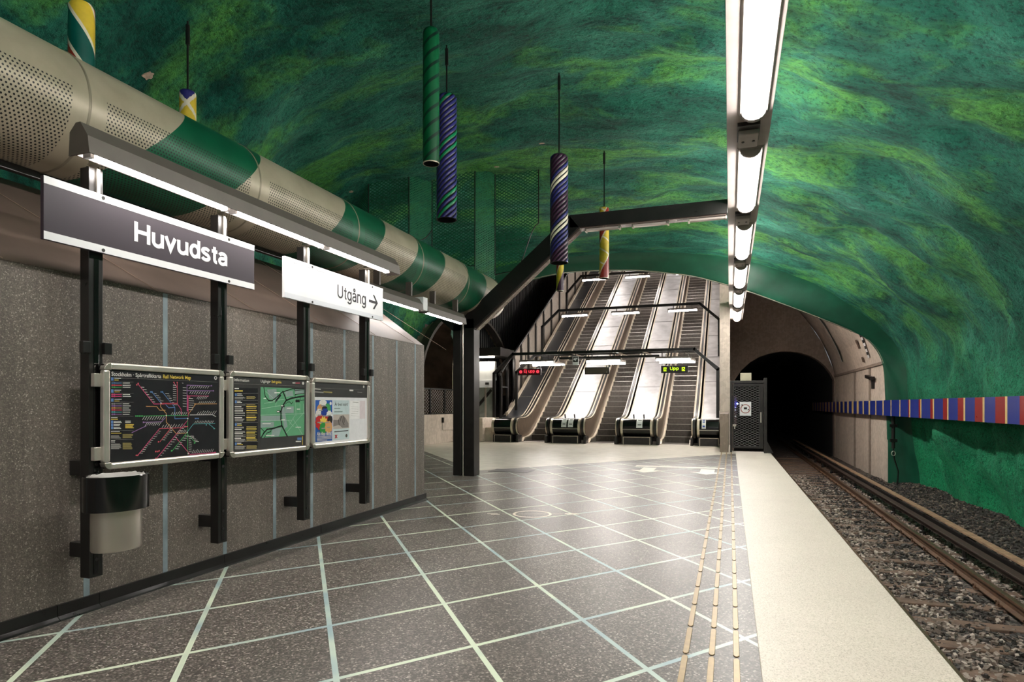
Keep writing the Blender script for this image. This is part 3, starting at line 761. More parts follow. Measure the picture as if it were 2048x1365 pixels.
mb = MB(); y0, z0 = z5(62, 172); y1_, _ = z5(285, 190); put_text(mb, 'Information', (FX+.003, y0, z0), (0,1,0), (0,0,1), y1_-y0, .024, bold=.012)
y0, _ = z5(462, 195); y1_, _ = z5(612, 200); put_text(mb, 'Utgångar', (FX+.003, y0, z0), (0,1,0), (0,0,1), y1_-y0, .024, bold=.012); mb.build('lettering', c_w, t)['label'] = 'white headings'
mb = MB(); y0, _ = z5(628, 200); y1_, _ = z5(775, 210); put_text(mb, 'Exit guide', (FX+.003, y0, z0), (0,1,0), (0,0,1), y1_-y0, .024, bold=.016); mb.build('lettering', c_y, t)['label'] = 'yellow heading'

# 3 -- current events
def z6(a, b):
    u = 600+a*160/1213; v = 740+b*180/1365; l = (u-1024)/1250; c, s = math.cos(TH), math.sin(TH)
    tt = FX/(c*l-s); return ((s*l+c)*tt, 1.45+(811-v)/1250*tt)
t = board(5.324, 6.404, 1.005, 1.733, 'aluminium framed current events board with a blue poster pinned on white')
c_sheet = C('sheet', (222,220,222)); c_blue = C('poster_blue', (44,92,170)); c_pale = C('poster_pale', (190,204,206)); c_ph = C('photo_grey', (130,122,118)); c_phd = C('photo_dark', (74,66,62)); c_skin = C('photo_light', (184,172,164))
A = Art(FX+.0005); A.rect(5.37, 6.358, 1.03, 1.69, c_sheet); A.up(); A.rect(5.37, 6.358, 1.535, 1.692, M_pgr); A.up()
def R6(x0, y0, x1, y1, m):
    a = z6(x0, y0); b_ = z6(x1, y1); A.rect(a[0], b_[0], b_[1], a[1], m)
A.line([z6(225,275), z6(990,305)], .0015, c_gr); A.line([z6(225,290), z6(310,297)], .008, c_w); A.line([z6(225,335), z6(350,345)], .012, c_gr); A.line([z6(360,335), z6(480,345)], .014, c_ol); A.line([z6(755,312), z6(800,314)], .016, c_w); A.line([z6(870,340), z6(940,345)], .005, c_gr)
a = z6(965, 258); A.disc(a[0], a[1], .015, c_w)
a = z6(230, 460); b_ = z6(487, 1075); yA, yB, zA, zB = a[0], b_[0], b_[1], a[1]
A.build('backing_sheet', t)['label'] = 'white backing sheet with dark header'
def sheet(name, lab): s = Art(FX+.0022); return s
A = Art(FX+.0028); A.rect(yA, yB, zA, zB, c_blue); A.up()
Wd, Hg = yB-yA, zB-zA
P = lambda f, h: (yA+f*Wd, zB-h*Hg)
for f, h, r, m, st_ in ((.44,.13,.075,c_w,.12),(.70,.21,.06,c_g,.1),(.28,.24,.06,c_o,0),(.53,.25,.055,M_pbk,.15),(.22,.36,.07,c_w,.1),(.55,.38,.085,C('navy',(30,56,140)),.15),(.80,.37,.055,c_w,.15),(.26,.53,.085,C('brick',(190,40,44)),.12),(.66,.54,.075,MATS['ink_brick'],.1),(.45,.55,.075,c_y,.3),(.84,.48,.045,M_pbk,0),(.43,.68,.065,C('leaf',(40,140,60)),.1),(.75,.66,.07,c_o,.14)):
    a = P(f, h); A.disc(a[0], a[1], r, m, 20, st_); A.up()
for f, h, ww in ((.44,.13,.09),(.28,.24,.06),(.22,.36,.07),(.55,.38,.1),(.8,.37,.05),(.26,.53,.1),(.66,.54,.08),(.43,.68,.06),(.75,.66,.06)):
    a = P(f, h); A.rect(a[0]-ww/2, a[0]+ww/2, a[1]-.008, a[1]+.004, c_gr if m is not c_w else c_w)
a = P(.87, .08); A.disc(a[0], a[1], .018, c_w)
for i in range(4):
    a = P(.06, .875+i*.032); A.rect(a[0], a[0]+Wd*(.88 if i < 3 else .6), a[1]-.005, a[1]+.001, c_w)
a = P(.06, .85); A.text('Alla blipp räknas!', a[0], a[1], Wd*.88, .036, c_w, .02)
A.build('poster', t)['label'] = 'blue poster with coloured bubbles'
A = Art(FX+.0028); a = z6(500, 462); b_ = z6(742, 1050); yA, yB, zA, zB = a[0], b_[0], b_[1], a[1]; Wd, Hg = yB-yA, zB-zA
A.rect(yA, yB, zA, zB, c_pale); A.up()
A.rect(yA, yB, zB-.72*Hg, zB-.36*Hg, c_skin); A.up()
A.poly([P(0,.49),P(.3,.5),P(.42,.40),P(.62,.38),P(.78,.46),P(.95,.60),P(.95,.70),P(.55,.70),P(.35,.62),P(0,.66)], c_ph); A.up()
A.line([P(.62,.42),P(.58,.55),P(.66,.62)], .012, c_phd); A.line([P(.7,.45),P(.68,.56)], .01, c_phd); A.line([P(.32,.5),P(.36,.62)], .012, c_phd); A.line([P(.5,.41),P(.42,.53)], .01, c_phd)
a = P(.08,.13); A.text('Är livet svårt?', a[0], a[1]-.005, Wd*.84, .034, M_pgr, .004)
A.line([P(.08,.21),P(.4,.21)], .012, c_lg); A.line([P(.08,.29),P(.55,.29)], .012, c_lg)
a = P(.08,.80); A.text('Du säger vi vi ringer dig 111', a[0], a[1], Wd*.84, .016, M_pgr, .004) if False else A.line([P(.08,.79),P(.92,.78)], .010, M_pgr)
A.line([P(.12,.88),P(.22,.94)], .014, MATS['ink_brick']); A.line([P(.22,.88),P(.12,.94)], .014, MATS['ink_brick']); A.disc(P(.82,.91)[0], P(.82,.91)[1], .02, c_phd)
A.build('poster', t)['label'] = 'pale poster with a photo of clasped hands'
A = Art(FX+.0028); a = z6(757, 470); b_ = z6(900, 745); A.rect(a[0], b_[0], b_[1], a[1], C('paper', (232,229,228))); A.up(); A.line([z6(800,492), z6(880,498)], .006, c_gr)
for i in range(5): A.line([z6(770,560+i*34), z6(880,566+i*34)], .0018, c_gr)
A.build('notice', t)
A = Art(FX+.0024); a = z6(903, 470); b_ = z6(985, 742); A.rect(a[0], b_[0], b_[1], a[1], C('notice_pink', (212,200,202))); A.build('notice', t)['label'] = 'pinkish paper notice'
# brackets that tie the boards to the posts
for ya, k in ((3.078, 0), (4.185, 1), (5.304, 2), (6.42, 3)):
    for z in (1.12, 1.62):
        mb = MB(); mb.box(-4.07, -4.035, ya-.035, ya+.035, z-.045, z+.045)
        o = mb.build('board_bracket', M_alu, bevel=.003); tag(o, ['small aluminium bracket left of the rail map', 'small aluminium bracket between rail map and information board', 'small aluminium bracket between information and events boards', 'small aluminium bracket right of the events board'][k], 'bracket', 'board brackets ' + ['at rail map', 'after rail map', 'after information board', 'after events board'][k])

# ------------------------------------------------------------------ waste bin on the first post
t = thing('waste_bin', 'oval wall hung waste bin, black collar over a polished steel body', 'bin', (-3.84, 3.05, .5))
def oval(z, a, b, n=48, cx=-3.84, cy=3.05): return [(cx+b*math.cos(2*PI*i/n), cy+a*math.sin(2*PI*i/n), z) for i in range(n)]
mb = MB(); mb.grid([oval(.505,.15,.115), oval(.5,.155,.12), oval(.51,.16,.125), oval(.8,.16,.125)], close=True); mb.poly(oval(.505,.15,.115)); mb.build('body', M_ss, t, smooth=40)['label'] = 'polished steel body'
mb = MB(); mb.grid([oval(.765,.165,.13), oval(.765,.205,.165), oval(.985,.205,.165), oval(.99,.2,.16), oval(.985,.195,.155), oval(.93,.19,.15)], close=True); mb.build('collar', M_blkg, t, smooth=40)['label'] = 'glossy black collar'
mb = MB(); rr = [oval(.90,.12,.09), oval(.975,.185,.145), oval(.992,.17,.13), oval(.975,.15,.115), oval(.80,.13,.1)]
rr = [[(x+.006*noise.noise(Vector((i, k, 0))*.9), y, z+.012*noise.noise(Vector((i*.6, k*2, 3)))) for i, (x, y, z) in enumerate(r)] for k, r in enumerate(rr)]
mb.grid(rr, close=True); mb.build('bin_liner', pm('liner_grey', (170,166,162), .4, var=.2), t, smooth=60)['label'] = 'crumpled grey liner'
mb = MB(); mb.box(-4.075, -3.96, 2.98, 3.12, .62, .90); mb.build('mounting_bracket', M_blk, t)

# ------------------------------------------------------------------ strip light above the signs
def section_light(y0, y1, xc, zc, tubes, name, label, group):
    t = thing(name, label, 'light', (xc, (y0+y1)/2, zc), group)
    pr = [(-.085,.02),(-.075,.15),(-.02,.205),(.02,.205),(.085,.11),(.10,.0),(.088,0),(.075,.075),(-.07,.075),(-.075,.02)]
    mb = MB(); mb.prism([(xc+a, y0, zc+b) for a, b in pr], (0, y1-y0, 0)); mb.build('housing', M_hous, t, smooth=25)
    for y in (y0-.012, y1):
        mb = MB(); mb.prism([(xc+a, y, zc+b) for a, b in [(-.085,0),(-.075,.15),(-.02,.205),(.02,.205),(.085,.11),(.10,0)]], (0, .012, 0)); mb.build('end_cap', M_hous, t)
    for a, b_ in tubes:
        mb = MB(); mb.tube([(xc+.005, a, zc+.025), (xc+.005, b_, zc+.025)], .03, 10); mb.build('tube', M_tube, t, smooth=40)
        for q in (a-.03, b_):
            mb = MB(); mb.box(xc-.03, xc+.04, q, q+.03, zc-.005, zc+.075); mb.build('socket', M_white, t, bevel=.004)
    return t
section_light(2.86, 6.78, -3.92, 3.05, [(2.93,4.06),(4.17,5.34),(5.45,6.62)], 'strip_light', 'long grey strip light with three tubes fixed above the two signs', 'strip lights on the left')
def small_light(y0, y1, label):
    t = section_light(y0, y1, -4.86, 3.0, [(y0+.06, y1-.06)], 'strip_light', label, 'strip lights on the left')
    for q in (y0+.3, y1-.34):
        mb = MB(); mb.box(-4.9, -4.8, q, q+.04, 3.2, 3.42); mb.build('hanger', M_hous, t)
small_light(7.62, 9.22, 'short strip light under the striped duct, behind the exit sign')
small_light(9.42, 11.0, 'short strip light under the striped duct, next to the black column')
o = MB().box(-4.95, -4.77, 9.24, 9.40, 3.02, 3.24).build('junction_box', M_white, bevel=.008); tag(o, 'small grey junction box between the two short strip lights', 'junction box')
section_light(-2.2, 1.75, -3.92, 3.05, [(-2.1,-1.0),(-.9,.3),(.4,1.65)], 'strip_light', 'long strip light further back along the terrazzo wall, behind the viewer', 'strip lights on the left')

# ------------------------------------------------------------------ striped perforated duct
DX, DZ, DR = -5.2, 3.82, .49
m = bpy.data.materials.new('duct_paint'); g = G(m); p = g.pos(); x, y, z = g.xyz(p)
ang = g.m('ARCTAN2', g.m('SUBTRACT', z, DZ), g.m('SUBTRACT', x, DX))
slant = g.m('MULTIPLY', g.m('SUBTRACT', DZ+.43, z), g.m('MAXIMUM', g.m('MULTIPLY_ADD', y, -.055, 1.2), .35))
yb = g.m('ADD', y, slant)
band = g.ramp(g.m('DIVIDE', yb, 16), [(0, (0,0,0,1)), (4.58/16, (1,1,1,1)), (5.58/16, (0,0,0,1)), (7.18/16, (1,1,1,1)), (8.18/16, (0,0,0,1)), (9.17/16, (1,1,1,1)), (10.14/16, (0,0,0,1)), (11.15/16, (1,1,1,1)), (12.09/16, (0,0,0,1))], 'CONSTANT')
n1 = g.noise(p, 3, 5)
col = g.mix(band, g.ramp(n1, [(.3,(172,160,138)),(.7,(192,180,158))]), g.ramp(n1, [(.3,(6,84,56)),(.7,(14,102,70))]))
sv = g.m('MULTIPLY', ang, DR); pitch = .031
def dots(oy, os):
    a = g.m('PINGPONG', g.m('ADD', g.m('DIVIDE', y, pitch), oy), .5); b2 = g.m('MULTIPLY', g.m('PINGPONG', g.m('ADD', g.m('DIVIDE', sv, pitch*1.732), os), .5), 1.732)
    return g.m('SQRT', g.m('ADD', g.m('MULTIPLY', a, a), g.m('MULTIPLY', b2, b2)))
dd = g.m('MINIMUM', dots(0, 0), dots(.5, .5))
hole = g.m('LESS_THAN', dd, .25)
pf = g.m('PINGPONG', g.m('DIVIDE', g.m('SUBTRACT', y, 3.52), 1.873), .5)
area = g.m('MULTIPLY', g.m('GREATER_THAN', pf, .075), g.m('MULTIPLY', g.m('LESS_THAN', ang, .12), g.m('GREATER_THAN', ang, -1.75)))
area = g.m('MULTIPLY', area, g.m('LESS_THAN', y, 12.6))
g.base(g.mix(g.m('MULTIPLY', hole, area), col, lin((22,20,19)))); g.rough(.38); g.b.inputs['Metallic'].default_value = .15
t = thing('ventilation_duct', 'large round perforated duct striped beige and green under the vault', 'duct', (DX, 5, DZ))
n = 72
def ring(y, r): return [(DX+math.cos(2*PI*i/n)*r, y, DZ+math.sin(2*PI*i/n)*r) for i in range(n)]
mb = MB(); mb.grid([ring(q, DR) for q in [-8+i*.5 for i in range(42)]+[12.75]], close=True); mb.build('duct_body', m, t, smooth=40)
mb = MB(); mb.grid([ring(12.75, DR), ring(12.85, DR*.99), ring(13.25, DR*.86), ring(13.27, DR*.80)], close=True); mb.poly(ring(13.27, DR*.80)); mb.build('end_cone', pm('duct_beige', (188,176,154), .38, .15, var=.06), t, smooth=40)
for k in range(-4, 6):
    y = 3.52+k*1.873
    mb = MB(); mb.grid([ring(y-.012, DR+.001), ring(y-.006, DR+.006), ring(y+.006, DR+.006), ring(y+.012, DR+.001)], close=True); mb.build('seam_band', pm('duct_seam', (150,140,122), .4, .3), t, smooth=40)
mb = MB(); mb.box(-5.33, -5.27, -8, 12.7, 3.28, 3.345); mb.build('support_rail', M_blk, t)
for y in (-5, -1.5, 2.2, 3.9, 5.2, 7.4):
    mb = MB(); mb.bar((-5.30, y, 3.31), (-5.62, y, 3.20), .05, .05); mb.build('strut', M_blk, t)
mb = MB(); mb.bar((-5.30, 11.9, 3.31), (-5.30, 11.9, 3.06), .08, .08); mb.build('strut', M_blk, t)

# ------------------------------------------------------------------ hanging painted cylinders
k_ = lambda n, c, r=.35: pm('tube_'+n, c, r, var=.08, sc=15)
def hang(name, label, X, Y, zb, zt, r, P, cols, fr, ribs=0, cat='hanging cylinder', colf=None):
    """tube with helical colour fields; P = rise per turn, fr = width of each field"""
    t = thing(name, label, cat, (X, Y, zb), 'painted cylinders hung from the vault')
    mb = MB(); nz = max(24, int((zt-zb)/.03)); tot = sum(fr); cum = []; k = 0; seq = []
    sub = 6 if ribs else 10
    ths = [0]
    for i, f in enumerate(fr):
        for q in range(sub): seq.append((cols[i], q/sub)); ths.append(ths[-1]+2*PI*f/tot/sub)
    nt = len(seq); mats = []
    if colf: nt = 72; ths = [2*PI*q/nt for q in range(nt)]; seq = [(cols[0], 0)]*nt; nz = int((zt-zb)/.012); P = 1e9
    for c in cols:
        if c not in mats: mats.append(c)
    if ribs: mats.append(k_('groove', (18,14,24)))
    rows_ = []
    for iz in range(nz+1):
        z = zb+(zt-zb)*iz/nz; tw = 2*PI*(z-zb)/P; e = 1
        rim = zt-z
        if rim < .05: e = math.sqrt(max(.0, 1-((.05-rim)/.05)**2))*.18+.82
        row = []
        for j in range(nt):
            q = seq[j][1]; rr = r
            if ribs: rr = r*(1-.085*(1-abs(math.sin(PI*q))**.55))
            a = ths[j]+tw
            row.append((X+math.cos(a)*rr*e, Y+math.sin(a)*rr*e, z))
        rows_.append(row)
    b0 = 0; mb.v = [p for r_ in rows_ for p in r_]
    for iz in range(nz):
        for j in range(nt):
            mb.face((iz*nt+j, iz*nt+(j+1) % nt, (iz+1)*nt+(j+1) % nt, (iz+1)*nt+j), mats.index(colf(ths[j], (iz+.5)*(zt-zb)/nz) if colf else seq[j][0]) if not (ribs and (seq[j][1] < .16 or seq[j][1] > .82)) else len(mats)-1)
    mb.face([nz*nt+j for j in range(nt)], 0)
    mb.build('painted_tube', mats, t, smooth=60)
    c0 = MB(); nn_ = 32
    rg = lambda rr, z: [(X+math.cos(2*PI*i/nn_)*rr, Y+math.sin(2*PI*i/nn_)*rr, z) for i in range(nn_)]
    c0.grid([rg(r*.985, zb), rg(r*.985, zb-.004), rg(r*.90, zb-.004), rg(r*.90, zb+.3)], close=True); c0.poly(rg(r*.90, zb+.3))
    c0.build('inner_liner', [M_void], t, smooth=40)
    if not ribs:
        c1 = MB(); c1.grid([rg(r*1.005, zb+.006), rg(r*1.005, zb-.006), rg(r*.93, zb-.006), rg(r*.93, zb+.006)], close=True); c1.build('rim', M_cream, t, smooth=40)
    zc = up_hit(X, Y, zt+.05)
    c2 = MB(); c2.tube([(X, Y, zt-.01), (X, Y, zc+.04)], .013, 8); c2.build('rod', M_blk, t)
    c3 = MB(); c3.tube([(X, Y, zc-.30), (X, Y, zc-.05)], .026, 8); c3.build('turnbuckle', M_blk, t)
    return t
kg, kgd, knv, kgr, kpu, kwh = k_('green', (0,84,48)), k_('green_dark', (2,34,24)), k_('navy', (44,42,112)), k_('bright_green', (0,128,78)), k_('purple', (62,26,58)), k_('cream', (226,216,194))
kye, krd, kte = k_('yellow', (214,184,56)), k_('red', (150,44,34)), k_('teal', (0,84,76))
hang('hanging_cylinder', 'smooth dark green cylinder with darker spiral stripes, open below', -3.42, 6.83, 4.38, 6.0, .1, .52, [kg, kgd]*3, [.75,.25]*3)
hang('hanging_cylinder', 'ribbed navy cylinder with bright green spiral ribs', -3.98, 8.46, 4.21, 6.05, .153, .82, [knv]*4+[kgr, knv, kgr]+[knv]*3, [1]*10, 1)
hang('hanging_cylinder', 'ribbed purple and blue cylinder with cream spiral ribs', -2.80, 10.51, 3.92, 5.78, .157, .84, [kwh, kwh, knv, knv, knv, kpu, kpu, kpu, kpu, knv], [1]*10, 1)
def c_ry(th, z):
    f = ((th-(z-.12)*2*PI/1.15)/(2*PI)) % 1
    if f < .045 or .60 < f < .64: return kwh
    if f < .60: return kwh if ((th/(2*PI)*.42+z) % .30) < .035 else kye
    return krd
hang('hanging_cylinder', 'yellow cylinder with red edge hanging behind the black beam', -2.64, 13.79, 4.27, 5.84, .105, 1, [krd, kwh, kye], [1], colf=c_ry)
hang('hanging_cylinder', 'small red, yellow and purple cylinder below the ribbed purple one', -4.28, 16.16, 4.5, 5.6, .1, 1.5, [krd, kwh, kye, kpu], [.3,.04,.26,.4])
hang('hanging_cylinder', 'yellow, teal and red cylinder with white spirals behind the duct', -5.53, 4.05, 4.15, 5.07, .103, -.95, [krd, kwh, kte, kwh, kye, kwh], [.25,.05,.3,.05,.3,.05])
def c_x(th, z):
    z0 = z-1.02; a = ((th+.95+PI) % (2*PI))-PI
    for q in (z0-a*.11, z0+a*.11):
        if abs((q+.27) % .54-.27) < .032: return kwh
    return knv if abs(a)*.11 < z0 or (z0 < -.3) else kye
hang('hanging_cylinder', 'blue cylinder with white cross bands and yellow field behind the duct', -6.61, 6.24, 4.3, 5.5, .1, 1, [knv, kwh, kye], [1], colf=c_x)

# ------------------------------------------------------------------ folded mesh screens under the vault
kmesh = pm('screen_green', (20, 104, 68), .55, .1, var=.25)
def pxx(u, Y): l = (u-1024)/1250; c, s = math.cos(TH), math.sin(TH); return Y*(c*l-s)/(s*l+c)
SC = [(700,14.6),(737,13.5),(818,13.5),(864,14.3),(950,14.3),(990,14.8),(1077,14.8)]
corner = [(pxx(u, Y), Y) for u, Y in SC]
t = thing('mesh_screen', 'folded dark green mesh screen hanging from the vault behind the duct', 'screen', (corner[3][0], 14, 5))
bots = [(5.6,5.5,5.5),(5.4,5.4,5.4),(5.6,5.35,5.9),(5.0,4.95,4.9),(4.8,4.7,4.6),(4.7,4.75,5.6)]
for i in range(6):
    (xa, ya), (xb, yb_) = corner[i], corner[i+1]
    U = Vector((xb-xa, yb_-ya, 0)); wd = U.length; U.normalize(); V = Vector((0,0,1)); O = Vector((xa, ya, 0))
    ct = lambda s, O=O, U=U: up_hit(O.x+U.x*s, O.y+U.y*s, 4.5)+.02
    tops = [ct(q*wd/8) for q in range(9)]
    tp = lambda s, tops=tops, wd=wd: tops[min(7, int(s/wd*8))]+(tops[min(7, int(s/wd*8))+1]-tops[min(7, int(s/wd*8))])*(s/wd*8-min(7, int(s/wd*8)))
    B = bots[i]
    def bt(s, B=B, wd=wd, last=(i == 5)):
        f = s/wd
        v = (1-f)**2*B[0]+2*f*(1-f)*B[1]+f*f*B[2]
        return v
    if i == 5:
        bt = lambda s, wd=wd: 4.75+ .05*math.sin(s*4)+1.25*smooth(.45, 1.0, s/wd)
    mb = MB()
    lattice(mb, O, U, V, wd, bt, tp, .075 if i in (1,3,5) else .06, .016 if i in (1,3,5) else .026, .6, step=.06)
    mb.build('mesh_panel', kmesh, t, fix=False)
    ed = MB(); N_ = 14
    ed.tube([tuple(O+U*(q*wd/N_)+V*bt(q*wd/N_)) for q in range(N_+1)], .012, 6); ed.tube([tuple(O+V*bt(0)), tuple(O+V*tp(0))], .014, 6)
    if i == 5: ed.tube([tuple(O+U*wd+V*bt(wd)), tuple(O+U*wd+V*tp(wd))], .014, 6)
    ed.build('edge_wire', M_blk, t)

# ------------------------------------------------------------------ black column with its arms and cross beam
t = thing('gantry_frame', 'black steel column with a raking arm and a cross beam under the vault', 'steel frame', (-5.18, 11.9, 0))
mb = MB(); mb.box(-5.40, -5.215, 11.78, 12.08, 0, 3.12); mb.build('column_post', M_blk, t, bevel=.008)
mb = MB(); mb.box(-5.145, -4.93, 11.78, 12.08, 0, 3.22); mb.build('column_post', M_blk, t, bevel=.008)
mb = MB(); mb.tube([(-5.18, 11.8, .0), (-5.18, 11.8, 3.35)], .018, 8); mb.build('conduit', M_ss, t)
mb = MB(); mb.box(-5.25, -5.11, 11.9, 12.04, 0, 3.3); mb.build('web', M_blk, t)
mb = MB(); mb.prism([(-5.145,11.78,3.02),(-4.93,11.78,3.02),(-2.74,11.78,4.88),(-2.94,11.78,5.13),(-5.145,11.78,3.28)], (0,.3,0)); mb.build('arm', M_blk, t, bevel=.006)
mb = MB(); mb.prism([(-5.215,11.78,2.98),(-5.40,11.78,2.98),(-7.35,11.78,4.6),(-7.2,11.78,4.8),(-5.215,11.78,3.2)], (0,.3,0)); mb.build('arm', M_blk, t, bevel=.006)
mb = MB(); mb.box(-2.94, -.042, 11.78, 12.08, 4.88, 5.13); mb.build('beam', M_blk, t, bevel=.006)
mb = MB(); mb.box(-2.86, -.06, 11.82, 12.04, 4.862, 4.882); mb.build('beam_underside', pm('beam_underside', (128,114,106), .25, .5), t)
mb = MB(); mb.prism([(-4.92,11.84,3.02),(-4.90,11.84,3.0),(-2.74,11.84,4.84),(-2.76,11.84,4.87)], (0,.18,0)); mb.build('arm_underside', MATS['beam_underside'], t)
mb = MB(); mb.box(-5.02, -4.86, 11.95, 12.2, 3.26, 3.38); mb.build('bracket', M_blk, t)
glass = pm('lens_glass', (206,196,188), .15, .3, var=.1)
first = None
for k, x in enumerate((-2.62, -1.72, -.70)):
    lab = ['unlit clear batten lamp at the left end under the black cross beam', 'unlit clear batten lamp under the middle of the black cross beam', 'unlit clear batten lamp under the cross beam close to the trunking'][k]
    t = thing('beam_lamp', lab, 'lamp', (x, 11.93, 4.86), 'lamps under the cross beam')
    mb = MB(); mb.prism([(x, 11.87, 4.86), (x, 11.88, 4.82), (x, 11.98, 4.82), (x, 11.99, 4.86)], (.62, 0, 0)); mb.build('lens', glass, t, bevel=.006)
    mb = MB(); mb.box(x-.03, x, 11.86, 12.0, 4.81, 4.86); mb.box(x+.62, x+.65, 11.86, 12.0, 4.81, 4.86); mb.build('end_cap', M_ss, t)

# ------------------------------------------------------------------ lamp trunking over the platform edge
ZR = 5.03
t = thing('lamp_trunking', 'long pale suspended trunking carrying the row of platform lamps', 'trunking', (.22, 10, ZR))
mb = MB(); mb.box(-.04, .49, -9, 27.8, ZR, ZR+.03); mb.box(-.04, -.02, -9, 27.8, ZR+.03, ZR+.2); mb.box(.47, .49, -9, 27.8, ZR+.03, ZR+.2); mb.build('tray', M_rail, t, bevel=.004)
for k in range(7):
    y = -6+k*4.7
    if y > 23: break
    for x in (.0, .45):
        mb = MB(); mb.tube([(x, y, ZR+.1), (x, y, up_hit(x, y, ZR+.4)+.05)], .01, 8); mb.build('hanger_rod', M_dark, t)
first = None
names = {0: 'platform lamp at the near end of the trunking, cut by the top of the frame'}
ordn = ['first', 'second', 'third', 'fourth', 'fifth', 'sixth']
for k in range(-3, 6):
    y0 = 5.46+k*3.84; y1_ = y0+2.66
    if k == -3:
        first = t = thing('platform_lamp', '', 'lamp', (.27, y0, ZR), 'lamps along the trunking')
        mb = MB(); mb.prism([(.09, y0-.06, ZR), (.45, y0-.06, ZR), (.425, y0-.06, ZR-.03), (.115, y0-.06, ZR-.03)], (0, 2.78, 0)); mb.build('lamp_tray', M_rail, t, bevel=.004)
        mb = MB(); seg = [(.27+.125*math.cos(a), ZR-.028-.10*math.sin(a)) for a in [q*PI/10 for q in range(11)]]
        mb.prism([(a, y0+.03, b_) for a, b_ in seg], (0, 2.6, 0)); mb.build('lens', M_lamp, t, smooth=50)
        mb = MB(); mb.tube([(.225, y0+.1, ZR+.235), (.225, y0+2.5, ZR+.235)], .03, 8); mb.build('added_uplight', M_upfill, t)  # made-up tube on top of the trunking, added to light the vault
        for q in (y0+.1, y0+2.45):  # holders for the added upward tube
            mb = MB(); mb.box(.19, .26, q, q+.05, ZR+.03, ZR+.27); mb.build('socket', M_rail, t)
        for q in (y0-.05, y0+2.63):
            mb = MB(); mb.prism([(.27+.14*math.cos(a), q, ZR-.02-.115*math.sin(a)) for a in [w_*PI/8 for w_ in range(9)]], (0, .07, 0)); mb.build('end_cap', M_rail, t)
    else: t = dup(first, (.27, y0, ZR))
    t['label'] = ('bright platform lamp, %s from the near end of the trunking' % ordn[k]) if k >= 0 else 'platform lamp on the trunking behind the viewer'
firstb = None
for k in range(-3, 6):
    y = 5.46+k*3.84-.60
    if firstb is None:
        firstb = b_ = thing('junction_box', '', 'junction box', (.2, y, ZR), 'junction boxes between platform lamps')
        mb = MB(); mb.box(.09, .36, y-.28, y+.22, ZR-.05, ZR); mb.build('back_plate', M_dark, b_)
        mb = MB(); mb.box(.10, .35, y-.14, y+.30, ZR-.11, ZR-.04); mb.build('box_body', M_rail, b_, bevel=.012)
        mb = MB()
        for x in (.16, .29): mb.tube([(x, y+.08, ZR-.12), (x, y+.08, ZR-.105)], .018, 8)
        mb.build('fixing', M_dark, b_)
    else: b_ = dup(firstb, (.2, y, ZR))
    b_['label'] = ('grey junction box on the trunking just before the %s platform lamp' % ordn[k]) if k >= 0 else 'junction box on the trunking behind the viewer'

# ------------------------------------------------------------------ left passage
mb = MB()
arc = [(24.3+4.75*math.cos(a), 2.2+3.12*math.sin(a)) for a in [PI*q/24 for q in range(25)]]
prof = [(29.05, -.2)]+arc+[(19.55, -.2)]
rowsA = []
for k in range(13):
    x = -10.35-k*.55
    rowsA.append([(x, y+.12*noise.noise(Vector((x, y, z))), z+.15*noise.noise(Vector((x*.8, y+5, z)))*(k > 0)) for y, z in prof])
mb.grid(rowsA); mb.poly(rowsA[-1])
struct(mb.build('wall_passage', M_rock2, smooth=50), 'bare brown rock vault of the side passage on the left')
mb = MB(); mb.path([(-10.3, y, z) for y, z in prof], .3, .12, side=(1,0,0)); struct(mb.build('trim_5', pm('rim_dark', (58,50,44), .8, var=.3)))
mb = MB(); mb.box(-10.75, -10.42, 19.7, 24.3, 0, 1.10); mb.box(-10.42, -10.40, 19.7, 19.95, 0, 1.1)
struct(mb.build('wall_parapet', M_conc, bevel=.01), 'low concrete parapet wall at the side passage')
for k, (a, b_) in enumerate([(19.72, 20.85), (20.87, 22.1), (22.12, 24.2)]):
    t = thing('mesh_fence', ['mesh fence panel on the concrete parapet, next to the terrazzo wall end', 'middle mesh fence panel on the concrete parapet', 'mesh fence panel on the concrete parapet, beside the black column'][k], 'fence', (-10.5, a, 1.1), 'mesh fence on the parapet')
    mb = MB(); mb.box(-10.53, -10.47, a, a+.05, 1.1, 2.09); mb.box(-10.53, -10.47, b_-.05, b_, 1.1, 2.09); mb.box(-10.53, -10.47, a+.05, b_-.05, 2.04, 2.09); mb.box(-10.53, -10.47, a+.05, b_-.05, 1.1, 1.14); mb.build('frame', M_blk, t)
    mb = MB(); lattice(mb, (-10.5, a+.05, 1.12), (0,1,0), (0,0,1), b_-a-.1, lambda s: 0, lambda s: .93, .12, .015, .6, step=.08); mb.build('mesh_infill', pm('mesh_grey', (150,143,134), .45, .4), t, fix=False)
t = thing('wall_conduit', 'thin bent conduit with a small box on the concrete parapet', 'conduit', (-10.41, 22.0, .5))
mb = MB(); mb.tube([(-10.41, 21.75, .95), (-10.41, 21.75, .55), (-10.41, 21.8, .5), (-10.41, 23.2, .48)], .018, 8); mb.build('pipe', M_alu, t)
mb = MB(); mb.box(-10.42, -10.36, 21.70, 21.80, .78, .98); mb.build('box_body', M_dark, t)

